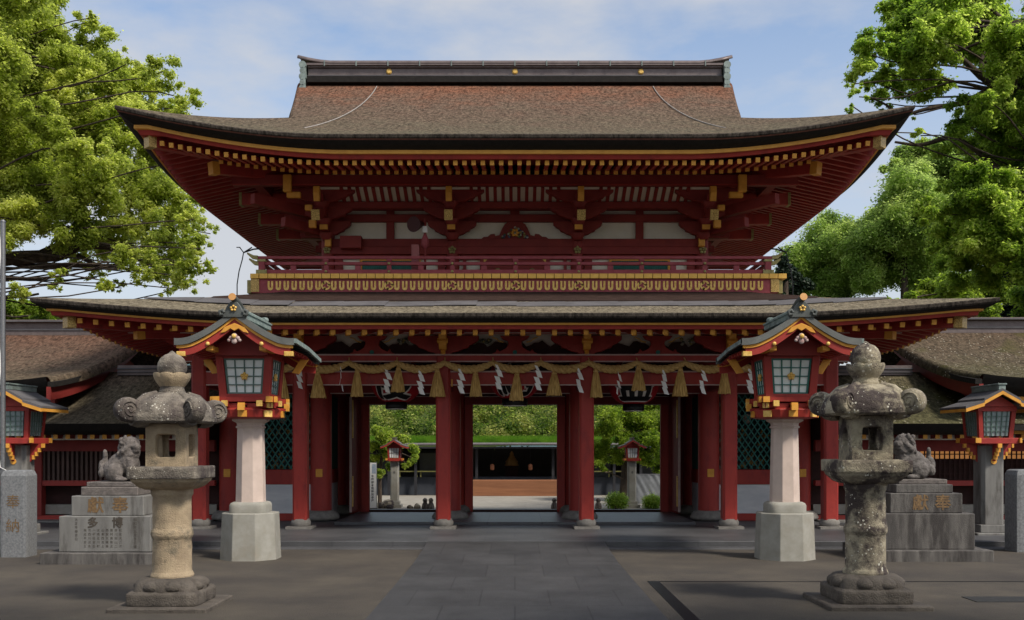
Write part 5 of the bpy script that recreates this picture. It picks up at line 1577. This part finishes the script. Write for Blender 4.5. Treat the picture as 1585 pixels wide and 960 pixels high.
MB().tube([(-9.50,18.75,6.15),(-9.50,18.75,6.19)], [.056,.03], 16).build('pole_cap', [STEEL], pl)
g = MB()
for z in (.5,1.52): g.boxb(-9.56,-8.9,18.52,18.56,z-.03,z+.03)
g.build('clamp', [STEEL], pl)
pts = [(-9.56+.04*math.sin(k*.9), 18.70, 6.1-k*.3) for k in range(16)] + [(-9.40,18.66,1.55),(-9.45,18.66,1.4)]
MB().tube(pts, .008, 5).build('cord', [PAPER], pl)
MB().tube([(-9.56,18.70,4.9),(-9.60,18.68,4.8),(-9.58,18.70,4.7)], .012, 6).build('cleat', [STEEL], pl)
for s, lb in ((-1,'thin dark wire on a small forked bracket rising beside the left end of the balcony'),(1,'thin dark wire on a small forked bracket rising beside the right end of the balcony')):
    t = thing('lightning_wire', (s*6.9, 25.2, 5.5), lb, 'wire')
    f_ = lambda px, py, d=25.2: (s*abs(X(px,d)), d, Z(py,d))
    g = MB().tube([f_(367,458),f_(367,440),f_(370,420),f_(375,402),f_(377,391),f_(371,383)], .014, 6)
    g.build('wire', [BLACK], t)
    g = MB().tube([f_(377,391),f_(392,386),f_(402,385)], .02, 6).tube([f_(379,390),f_(390,383)], .016, 6).tube([f_(366,383),f_(372,383)], .012, 6)
    g.build('wire_bracket', [BLACK], t)
ls = thing('loudspeaker', (X(658,24.9), 24.9, 6.16), 'dark red horn loudspeaker on a post on the balcony', 'loudspeaker')
x_ = X(658,24.9)
MB().tube([(x_,24.9,6.16),(x_,24.9,7.6)], .03, 8).build('stand', [RED_D], ls)
hx, hz = X(648,24.9), Z(347,24.9)
g = MB().tube([(hx+.10,24.95,hz-.0),(hx+.04,24.85,hz-.02),(hx-.06,24.72,hz-.05),(hx-.10,24.64,hz-.06)], [.06,.09,.16,.19], 20); g.build('horn', [mat('maroon_horn', (.07,.022,.022), (.05,.016,.016))], ls)
MB().boxb(X(654,24.9),X(661.5,24.9),24.82,24.98,Z(361,24.9),Z(351,24.9)).build('driver_box', [PAPER], ls, bevel=.01)
MB().lathe([(.03,0),(.10,.08),(.09,.22),(.03,.36)], 16, (x_,24.88,Z(385,24.9))).build('lamp_hood', [RED_RAIL], ls)
bd = MB().boxb(X(637,24.85),X(649,24.85),24.8,24.9,6.161,Z(379,24.85)).build('notice_board', [mat('faded_pink_board', (.36,.12,.11), (.26,.08,.075), scale=6)], None, loc=(X(643,24.85),24.85,6.161), bevel=.008)
tag(bd, 'narrow faded red upright board behind the balcony railing by the loudspeaker', 'board')
# ------------------------------------------------------------------ behind the gate
ct = MB()
xs2 = np.linspace(-14, 14, 15); ys2 = [31.5,32,33,34,35,36,37,38,39,40,46,52.5]
ct.add([(x, y, ground_z(x, y)+.012) for y in ys2 for x in xs2], [(j*15+i, j*15+i+1, (j+1)*15+i+1, (j+1)*15+i) for j in range(len(ys2)-1) for i in range(14)])
tag(ct.build('inner_court', COURT), kind='structure')
pv = thing('grass_roofed_hall', (0, 54, -.6), 'low dark hall with a turf roof and a long wooden counter, seen through the gate', 'hall')
DG = mat('charcoal_steel', (.03,.03,.034), (.02,.02,.024), rough=.5)
MB().boxb(-13,13,53.4,53.8,-.6,.35).build('base_wall', [mat('slate_blue_wall', (.045,.05,.062), (.035,.04,.05), rough=.7)], pv)
MB().boxb(-13,13,57.5,57.7,-.6,1.9).build('back_wall', [mat('dusky_inner_wall', (.06,.052,.045), (.035,.03,.027), scale=.8)], pv)
def roof_edge(u, v):
    x = -13+26*u
    return (x, 52.2+.6*(x/13)**2, 1.92+.14*v+.10*math.cos(x*.12))
MB().grid(roof_edge, 30, 1).build('roof_edge', [mat('grey_violet_roof_edge', (.16,.145,.15), (.12,.11,.115), rough=.5)], pv, solid=.1)
MB().boxb(-13,13,52.3,58.0,1.86,1.94).build('ceiling', [DG], pv)
for x in (-11,-8.6,-6.6,-5.2,-3.55,-2.0,2.0,3.6,5.2,6.6,8.6,11):
    MB().boxb(x-.07,x+.07,52.9,53.04,-.6,1.88).build('post', [DG], pv)
for x in (-7.6,-4.4,4.4,7.6):
    MB().boxb(x-.75,x+.75,54.5,54.55,.3,1.6).build('glass_screen', [mat('dim_glass', (.10,.10,.095), (.06,.06,.055), rough=.15, scale=.7, spec=.6)], pv)
WOOD = mat('warm_cedar_boards', (.27,.115,.055), (.19,.08,.038), rough=.6, scale=1.2, stretch=(.4,1,5))
o = MB().boxb(-2.35,2.35,51.9,52.6,-.6,.235).build('wooden_counter', [WOOD], pv, bevel=.02)
for s in (-1,1):
    for x in (3.1,4.5,5.6):
        g = MB().boxb(s*x-.55,s*x+.55,53.0,53.3,.62,.68)
        for q in (-.45,.45): g.boxb(s*x+q-.03,s*x+q+.03,53.1,53.2,.35,.62)
        b_ = g.build('bench', [mat('olive_bench', (.20,.19,.06), (.14,.13,.045))], None, loc=(s*x,53.15,.35))
        tag(b_, 'small olive bench standing on the low slate wall of the turf-roofed hall', 'bench', 'benches on the slate wall')
al = thing('altar_ornament', (X(792,56), 56, .6), 'gilded altar ornament in the centre of the dark hall', 'altar')
MB().lathe([(.40,.9),(.32,1.05),(.36,1.1),(.22,1.3),(.10,1.5),(.12,1.55),(.02,1.7)], 8, (X(792,56),56,0)).build('gilt_canopy', [mat('old_gold', (.42,.22,.06), (.3,.15,.04), rough=.5)], al)
MB().boxb(X(792,56)-.35,X(792,56)+.35,55.8,56.2,-.5,.9).build('altar_table', [DARK], al)
for px_, lb in ((762,'small orange hanging lamp left of the gilded altar'),(821,'small orange hanging lamp right of the gilded altar')):
    t = thing('hanging_lamp', (X(px_,53.3),53.3,1.0), lb, 'lamp')
    MB().lathe([(.08,.72),(.11,.78),(.11,.98),(.06,1.03)], 12, (X(px_,53.3),53.3,0)).build('lamp_shade', [mat('orange_shade', (.5,.2,.1))], t)
    MB().tube([(X(px_,53.3),53.3,1.03),(X(px_,53.3),53.3,1.88)], .012, 5).build('cord', [BLACK], t)
# banner, tarpaulin, stones
bn = thing('banner_stand', (X(577,41.5),41.5,-.6), 'tall white banner with a blue picture standing at the left doorway', 'banner')
xb_, yb_ = X(577,41.5), 41.5
MB().boxb(xb_-.15,xb_+.15,yb_-.01,yb_+.01,-.55,1.30).build('banner_cloth', [PAPER], bn)
MB().boxb(xb_-.03,xb_+.13,yb_-.014,yb_-.0105,.86,1.24).build('printed_picture', [mat('pale_blue_print', (.25,.36,.52), (.5,.55,.6), scale=8)], bn)
for row in range(9):
    vs, fs = text_mesh('令和御本殿特別参拝'[row], .11, .002)
    MB().add([(xb_-.01+v.x, yb_-.014, .74-row*.125+v.y) for v in vs], fs).build('printed_letter', [mat('print_grey', (.12,.12,.14))], bn)
MB().tube([(xb_+.157,yb_,-.6),(xb_+.157,yb_,1.34)], .014, 6).boxb(xb_-.2,xb_+.2,yb_-.15,yb_+.15,-.6,-.55).build('banner_frame', [STEEL], bn)
tp = thing('tarpaulin_fence', (X(1003,45),45,-.6), 'low barrier hung with a creased silver-grey tarpaulin in the right doorway', 'barrier')
def tarp(u, v): return (X(984,45)+1.35*u, 45+.010*math.sin(u*23+v*9)+.008*math.sin(v*17+u*31), -.58+1.28*v)
MB().grid(tarp, 40, 24).build('tarpaulin', [mat('silver_tarpaulin', (.24,.25,.26), (.17,.18,.19), rough=.4, scale=4)], tp)
MB().tube([(X(984,45),45,.72),(X(984,45)+1.4,45,.72)], .02, 6).build('top_rail', [STEEL], tp)
random.seed(21)
def rock(px, d, r, lb, grp='rough stones round the court lantern bases'):
    x, z = X(px, d), ground_z(0, d)
    g = MB().ell((x, d, z+r*.5), (r, r*.8, r*.75), 14, 10)
    g.v = [tuple(Vector(v)+Vector((noise.noise(Vector(v)*5), noise.noise(Vector(v)*5+Vector((9,0,0))), noise.noise(Vector(v)*5+Vector((0,9,0)))))*r*.35) for v in g.v]
    o = g.build('garden_stone', [STONE_R], None, loc=(x,d,z)); tag(o, lb, 'stone', grp)
for px_, d_, r_, lb in ((592,41.7,0.22,'rough garden stone hard left of the left court lantern'),(604,41.5,0.16,'small garden stone before the left court lantern'),(635,41.6,0.13,'small garden stone right of the left court lantern'),(645,41.5,0.17,'brown garden stone farther right of the left court lantern'),(600,41.8,0.29,'largest garden stone, behind the left court lantern base'),(955,41.4,0.13,'small garden stone between the shrub and the right court lantern')):
    rock(px_, d_, r_, lb)
for px_, lb in ((658,'small weathered stone figure, nearer the lantern of the pair by the left doorway edge'),(667,'small weathered stone figure, nearer the red pillar of the pair by the left doorway edge'),(858,'small weathered stone figure at the right edge of the middle doorway'),(926,'small weathered stone figure left of the shrub in the right doorway')):
    x, d = X(px_,41.4), 41.4
    t = MB().lathe([(.11,0),(.12,.08),(.10,.2),(.07,.27),(.06,.29),(.085,.34),(.08,.40),(.04,.45),(0,.46)], 14, (x,d,-.6), sx=1.2, sy=1.2).build('stone_figure', [STONE_L], None, loc=(x,d,-.6))
    tag(t, lb, 'stone figure', 'small stone figures in the court')

# ------------------------------------------------------------------ foliage
def leaf_mesh(name, centres, radii, n, size, m, parent=None, loc=(0,0,0), shell=.55, up=1.1, flat=.8, seed=1):
    rng = np.random.default_rng(seed)
    C_ = np.asarray(centres, float); Rr = np.asarray(radii, float)
    if Rr.ndim == 1: Rr = np.stack([Rr, Rr, Rr*flat], 1)
    w = Rr[:,0]**2; w = w/w.sum()
    idx = rng.choice(len(C_), n, p=w)
    d = rng.normal(size=(n,3)); d /= np.linalg.norm(d, axis=1)[:,None]
    rad = (shell + (1-shell)*rng.random(n))**.8 * (1+.28*rng.normal(size=n))
    p = C_[idx] + d*Rr[idx]*rad[:,None]
    nrm = d*1.0 + rng.normal(size=(n,3))*.75 + np.array([0,0,up])
    nrm /= np.linalg.norm(nrm, axis=1)[:,None]
    a = np.cross(nrm, rng.normal(size=(n,3))); a /= np.linalg.norm(a, axis=1)[:,None]
    b = np.cross(nrm, a)
    sz = size*(.6+.8*rng.random(n))[:,None]
    v = np.empty((n,4,3))
    v[:,0] = p - a*sz; v[:,1] = p - b*sz*.5; v[:,2] = p + a*sz; v[:,3] = p + b*sz*.5
    v = v.reshape(-1,3) - np.array(loc)
    me = bpy.data.meshes.new(name)
    me.vertices.add(n*4); me.loops.add(n*4); me.polygons.add(n)
    me.vertices.foreach_set('co', v.astype(np.float32).ravel())
    me.loops.foreach_set('vertex_index', np.arange(n*4, dtype=np.int32))
    me.polygons.foreach_set('loop_start', np.arange(0, n*4, 4, dtype=np.int32))
    me.polygons.foreach_set('loop_total', np.full(n, 4, dtype=np.int32))
    me.materials.append(m); me.update(calc_edges=True)
    o = bpy.data.objects.new(name, me); COL.objects.link(o)
    if parent: o.parent = parent
    else: o.location = loc
    return o
def sub_clumps(lobes, per, seed, k=.42):
    rng = np.random.default_rng(seed); cs, rs = [], []
    for (c, r) in lobes:
        r = np.atleast_1d(r); r = np.array([r[0]]*3) if len(r) == 1 else np.array(r)
        m = max(4, int(per*(r[0]/1.2)**2))
        for _ in range(m):
            d = rng.normal(size=3); d /= np.linalg.norm(d)
            rad = (.35+.65*rng.random())
            cs.append(np.array(c)+d*r*rad); rs.append(r[0]*k*(.55+.7*rng.random()))
    return cs, rs
def limb(g, a, b, r0, r1, sag=.0, n=9, wob=.25, seed=0, flip=False):
    rnd = random.Random(seed); a, b = Vector(a), Vector(b); pts, rs = [], []
    ln = (b-a).length
    off = [Vector((rnd.uniform(-1,1), rnd.uniform(-1,1), rnd.uniform(-1,1)))*wob*ln*.12 for _ in range(4)]
    for k in range(n):
        u = k/(n-1); p = a.lerp(b, u)
        p += off[0]*math.sin(math.pi*u) + off[1]*math.sin(2*math.pi*u)*.6 + off[2]*math.sin(3*math.pi*u)*.35
        p.z -= sag*math.sin(math.pi*u)
        pts.append(p); rs.append(r0+(r1-r0)*u**.8)
    g.tube(pts, rs, 8)
    return pts
def tree(name, base, trunk_pts, lobes, m, label, group=None, leaves=90000, size=.10, per=10, seed=1, twig=True, limbs=None, k=.42, shell=.5, r0=.6):
    base = Vector(base)
    t = thing(name, base, label, 'tree', group)
    g = MB()
    tp_ = [Vector(p) for p in trunk_pts]
    n = len(tp_)
    g.tube(tp_, [r0*(1-.45*i/max(1,n-1)) for i in range(n)], 14)
    rnd = random.Random(seed)
    for i, (c, r) in enumerate(lobes):
        c = Vector(c); rr = r if not hasattr(r, '__len__') else r[0]
        st = min(tp_[1:], key=lambda q: (q-c).length + (3 if q.z > c.z+1 else 0))
        pts = limb(g, st, c, max(.04,.03+.035*rr), .018, seed=seed*50+i, wob=.5)
        if twig:
            for q in range(2):
                s_ = pts[rnd.randint(4,8)]; e = c + Vector((rnd.uniform(-1,1), rnd.uniform(-1,1), rnd.uniform(-.7,.8)))*rr*.85
                limb(g, s_, e, .022, .007, n=6, seed=seed*100+i*7+q, wob=.5)
    for (a, b, ra, rb, sag) in (limbs or []): limb(g, a, b, ra, rb, sag, n=14, wob=.35, seed=seed+int(a[2]*10))
    g.build('trunk', [BARK], t)
    cs, rs = sub_clumps(lobes, per, seed, k)
    leaf_mesh('crown', cs, rs, leaves, size, m, t, tuple(base), seed=seed, shell=shell)
    return t
def lob(px, py, d, rpx): c = P(px, py, d); return (tuple(c), rpx/F*d)

# big camphor on the left
dl = 36.
rl = random.Random(5)
spec = [(20,40,62),(90,75,45),(150,62,32),(60,130,62),(150,125,52),(215,130,42),(262,168,34),(20,220,70),(110,200,62),(185,200,52),(240,220,42),(290,250,36),
        (60,290,62),(140,280,58),(205,290,50),(262,310,46),(300,340,28),(30,340,46),(110,350,46),(180,365,46),(250,385,42),(298,410,30),(270,430,26),(215,420,24),(150,430,26),(90,440,22),(30,445,26),(60,20,40),(250,112,30),(284,152,26),(318,318,22),(326,362,20),(320,408,22),(303,440,18),(188,446,18),(100,412,20),(238,398,24),(320,275,18),(130,35,24),(172,85,26),(275,350,34),(300,378,28),(250,418,28),(288,430,26),(200,388,30),(160,438,22),(225,345,34),(120,395,26),(310,385,20),(288,402,22),(262,446,18),(228,432,18),(60,70,40),(110,100,40),(20,100,40),(100,150,40),(180,165,36),(70,180,40),(230,175,34),(140,240,40),(60,250,40),(240,260,36),(-60,90,90),(-60,220,90),(-40,330,70),(140,28,12),(195,100,20),(20,-20,50)]
lobes = [lob(px, py, dl+rl.uniform(-3.2,3.2), r) for px, py, r in spec]
tb = P(-260, 690, dl); tb.z = 0
bx = tb.x
L_ = lambda px, py, d=dl: tuple(P(px, py, d))
tree('camphor_tree', (bx, dl, 0), [(bx,dl,-.2),(bx+.3,dl,3.5),L_(-190,440),L_(-130,330),L_(-100,200),L_(-80,60)], lobes, LEAF_L,
     'yellow-green camphor tree filling the sky left of the gate, with long bare lower limbs', 'camphor trees flanking the gate', leaves=880000, size=.062, per=46, k=.31, shell=.1, seed=3, r0=1.0, twig=False,
     limbs=[(L_(-80,400),L_(90,395),.34,.22,.3),(L_(90,395),L_(200,395),.2,.10,-.3),(L_(90,395),L_(130,360),.16,.07,0),(L_(10,402),L_(250,425),.14,.04,.2),(L_(60,395),L_(110,372),.16,.08,0),(L_(-20,300),L_(65,278),.14,.06,.2),(L_(120,395),L_(190,410),.09,.04,.2),(L_(-40,470),L_(60,455),.1,.04,0)])
# big camphor on the right
dr = 33.
rl = random.Random(9)
spec = [(1400,30,42),(1360,70,38),(1440,60,52),(1510,40,60),(1570,70,50),(1345,110,30),(1395,120,38),(1330,150,18),(1440,130,34),(1372,160,20),(1320,165,14),
        (1555,190,52),(1500,215,34),(1470,240,24),(1560,280,55),(1500,290,42),(1600,350,70),(1530,360,52),(1480,345,36),(1450,375,26),(1540,420,40),(1600,440,50),(1490,395,30),(1580,130,30),(1640,60,70),(1660,220,80),(1410,-10,40),(1500,-30,60),(1415,178,10),(1380,205,9),(1460,20,50),(1350,85,34),(1420,92,42),(1362,130,28),(1480,180,32),(1545,240,46),(1510,335,54),(1575,320,56),(1455,352,32),(1490,420,36),(1535,160,34),(1460,290,22),(1400,15,30),(1322,130,14),(1500,180,30),(1425,210,16),(1560,130,44),(1400,75,36),(1440,330,30),(1585,380,50),(1520,300,40)]
lobes = [lob(px, py, dr+rl.uniform(-2.6,2.6), r) for px, py, r in spec]
Rr_ = lambda px, py, d=dr: tuple(P(px, py, d))
bx = X(1760, dr)
tree('camphor_tree', (bx, dr, 0), [(bx,dr,-.2),Rr_(1740,520),Rr_(1690,380),Rr_(1640,260),Rr_(1590,150),Rr_(1560,40)], lobes, LEAF_R,
     'deep-green camphor tree right of the gate, dark forked limbs showing above the roof tip', 'camphor trees flanking the gate', leaves=720000, size=.060, per=46, k=.31, shell=.1, seed=8, r0=.9, twig=False,
     limbs=[(Rr_(1680,360),Rr_(1560,270),.22,.12,.2),(Rr_(1560,270),Rr_(1480,210),.13,.06,.1),(Rr_(1640,260),Rr_(1520,120),.18,.10,0),(Rr_(1520,120),Rr_(1450,60),.12,.05,0),(Rr_(1520,120),Rr_(1530,40),.10,.04,0),(Rr_(1530,140),Rr_(1400,180),.13,.05,.2),(Rr_(1480,210),Rr_(1385,220),.10,.04,.1),(Rr_(1400,180),Rr_(1345,150),.06,.025,0),(Rr_(1690,420),Rr_(1560,390),.22,.12,.2),(Rr_(1560,390),Rr_(1490,360),.14,.06,.1),(Rr_(1560,390),Rr_(1510,425),.10,.04,.1)])
# rounded trees farther back on the right, one object each
bk = [(1292,395,66,'LEAF_B','rounded soft-green tree just right of the balcony end',[(1250,420,40),(1290,380,46),(1330,400,50),(1300,440,46),(1240,450,34),(1345,350,30)]),
      (1400,370,62,'LEAF_B','tallest rounded green tree behind the right roof wing',[(1400,310,44),(1370,350,44),(1430,350,48),(1400,400,56),(1350,420,40),(1450,400,50),(1440,290,36)]),
      (1440,260,70,'LEAF_B','pale feathery tree top showing between the roof tip and the right camphor',[(1410,255,34),(1450,275,38),(1380,270,22),(1470,240,30),(1430,300,34),(1385,290,20)]),
      (1215,430,60,'LEAF_D','dark narrow tree hard against the right end of the balcony',[(1212,420,20),(1225,440,22),(1205,450,18),(1240,435,16)]),
      (1510,455,50,'LEAF_Y','yellow-green young tree at the right roof tip',[(1480,455,34),(1520,460,34),(1440,462,26),(1535,485,24),(1400,470,22),(1360,468,18)]),
      (1560,450,52,'LEAF_D','dark conifer at the right edge behind the hall roof',[(1565,430,40),(1580,470,50),(1600,420,50),(1560,500,40)]),
      (60,490,50,'LEAF_Y','young yellow-green tree behind the left hall roof',[(30,480,24),(70,488,26),(100,478,18),(-10,490,30),(50,470,14)]),
      (215,565,33,'LEAF_Y','bright young tree showing in the gap between left hall and gate roofs',[(205,572,16),(225,566,18),(235,580,16),(210,590,20)]),
      (1232,575,33,'LEAF_R','green tree showing in the gap between gate and right hall roofs',[(1232,570,16),(1240,580,18),(1225,585,16),(1375,575,18),(1360,585,18)])]
for i, (px_, py_, d_, mm, lb, sp2) in enumerate(bk):
    rl = random.Random(i+40)
    lb_l = [lob(a, b, d_+rl.uniform(-2,2), r) for a, b, r in sp2]
    bxx = X(px_, d_)
    top = P(px_, py_, d_)
    tree('round_tree' if mm != 'LEAF_D' else 'dark_tree', (bxx, d_, 0), [(bxx,d_,-.8),(bxx,d_,top.z*.5),(bxx,d_,top.z)], lb_l, {'LEAF_B':LEAF_B,'LEAF_Y':LEAF_Y,'LEAF_D':LEAF_D,'LEAF_R':LEAF_R}[mm], lb,
         'trees behind the halls', leaves=120000 if d_ > 40 else 12000, size=.095 if d_ > 40 else .055, per=9 if d_ > 55 else 14, seed=i+60, twig=False, k=.42, shell=.55, r0=.35)
# tree, shrubs and hillside seen through the doors
spec = [(940,660,26),(985,650,30),(930,700,24),(970,690,28),(1010,690,26),(1035,660,26),(1000,640,24),(945,640,20),(1020,720,18),(925,725,14)]
lobes = [lob(a, b, 47+random.uniform(-1.2,1.2), r) for a, b, r in spec]
bx = X(963, 47)
tree('maple_tree', (bx, 47, -.6), [(bx,47,-.65),(bx+.1,47,.4),tuple(P(968,700,47)),tuple(P(975,670,47))], lobes, leaf_mat('maple_leaves', (.07,.12,.014), (.14,.20,.022), (.24,.29,.05), sc=1.5),
     'bright green small-leaved tree filling the right doorway', leaves=60000, size=.06, per=40, seed=77, k=.42, r0=.2)
lobes = [lob(a, b, 44.5+random.uniform(-.5,.5), r) for a, b, r in [(590,680,20),(600,700,18),(580,712,16),(620,684,16),(636,695,12),(640,710,8),(628,716,8),(590,732,10),(604,722,10),(575,690,16)]]
bx = X(588, 44.5)
tree('weeping_tree', (bx, 44.5, -.6), [(bx,44.5,-.6),(bx,44.5,.6),tuple(P(592,690,44.5))], lobes, leaf_mat('weeping_leaves', (.10,.16,.02), (.20,.26,.04), (.30,.34,.07), sc=1.5), 'light green weeping shrub-tree behind the lantern in the left doorway', leaves=26000, size=.055, per=40, seed=78, k=.45, r0=.1)
for px_, r_, lb in ((955,.30,'clipped round shrub left of the right court lantern'),(1010,.26,'clipped round shrub right of the right court lantern')):
    x, d = X(px_, 41.6), 41.6
    r_ *= 1.3
    t = thing('clipped_shrub', (x,d,-.6), lb, 'shrub', 'clipped shrubs by the court lantern')
    leaf_mesh('foliage', [(x,d,-.6+r_*.8)], [r_], 4500, .035, LEAF_R, t, (x,d,-.6), shell=.8, seed=int(px_))
    MB().tube([(x,d,-.6),(x,d,-.6+r_)], .03, 6).build('stem', [BARK], t)
hl = MB()
def hill(u, v):
    x = -26+52*u; t = v*24
    return (x, 53.0+t+.0*abs(x), 2.02+.10*min(t,4)/4+ .46*min(11,max(0,t-4))+.5*noise.noise(Vector((x*.1,t*.1,0))))
hl.grid(hill, 60, 30)
HM = mat('turf_and_soil', (.07,.10,.02), (.035,.05,.014), rough=.95, scale=1.5)
tag(hl.build('hillside', [HM]), kind='structure')
rng = np.random.default_rng(4)
n = 900
cx_ = rng.uniform(-12, 12, n); tt = 4+rng.random(n)*11
cz = 2.1+.46*(tt-4)+.2
cs = np.stack([cx_, 53+tt, cz+rng.random(n)*.35], 1)
o = leaf_mesh('hillside_shrubbery', cs, rng.uniform(.2,.9,n)*(.5+rng.random(n)), 80000, .10, LEAF_H, None, (0,58,2), shell=.6, seed=5)
tag(o, 'mixed shrubs and tall grasses massed on the slope behind the turf-roofed hall', 'shrubbery', kind='stuff')
n = 26000
x = rng.uniform(-12.5,12.5,n); y = 52.5+rng.random(n)**1.3*4.6
v = np.empty((n,3,3)); h_ = rng.uniform(.12,.34,n); dx = rng.normal(size=n)*.06
z = np.full(n, 2.0) + .22*np.clip((y-52.5)/1.2,0,1)
v[:,0] = np.stack([x-.02,y,z],1); v[:,1] = np.stack([x+.02,y,z],1); v[:,2] = np.stack([x+dx,y+rng.normal(size=n)*.05,z+h_+.05],1)
me = bpy.data.meshes.new('roof_grass'); me.vertices.add(n*3); me.loops.add(n*3); me.polygons.add(n)
me.vertices.foreach_set('co', v.astype(np.float32).ravel()); me.loops.foreach_set('vertex_index', np.arange(n*3, dtype=np.int32))
me.polygons.foreach_set('loop_start', np.arange(0,n*3,3,dtype=np.int32)); me.polygons.foreach_set('loop_total', np.full(n,3,dtype=np.int32))
me.materials.append(leaf_mat('roof_grass_blades', (.06,.13,.012), (.10,.20,.018), (.16,.25,.03), sc=1.2)); me.update(calc_edges=True)
o = bpy.data.objects.new('roof_grass', me); COL.objects.link(o); tag(o, 'bright green turf growing along the roof of the low dark hall', 'grass', kind='stuff')
# far blue hills on the left
hl = MB().grid(lambda u, v: (-420+520*u, 620+60*v, -5+v*(70+40*noise.noise(Vector((u*6,0,3)))+20*noise.noise(Vector((u*17,2,3))))), 60, 4)
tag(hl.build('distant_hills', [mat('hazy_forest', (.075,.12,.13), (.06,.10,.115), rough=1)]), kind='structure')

# unseen tree added behind the camera so that its canopy darkens the forecourt
sh = []
rl = random.Random(31)
for k in range(44):
    a = rl.uniform(0, 2*math.pi); q = math.sqrt(rl.random())
    sh.append(((6.6+11.5*q*math.cos(a), -.2+6.0*q*math.sin(a), 10.2+rl.uniform(-1.0,1.6)), rl.uniform(1.5,2.3)))
tree('camphor_tree', (13.5, -7, 0), [(13.5,-7,-.2),(13,-6.5,4),(12,-4,7.5),(8,-1.5,9.2),(4,-1,10)], sh, LEAF_R, 'added out-of-view tree whose crown shades the paved approach', 'camphor trees flanking the gate', leaves=60000, size=.16, per=5, seed=91, twig=False, k=.55, shell=.2, r0=.7)
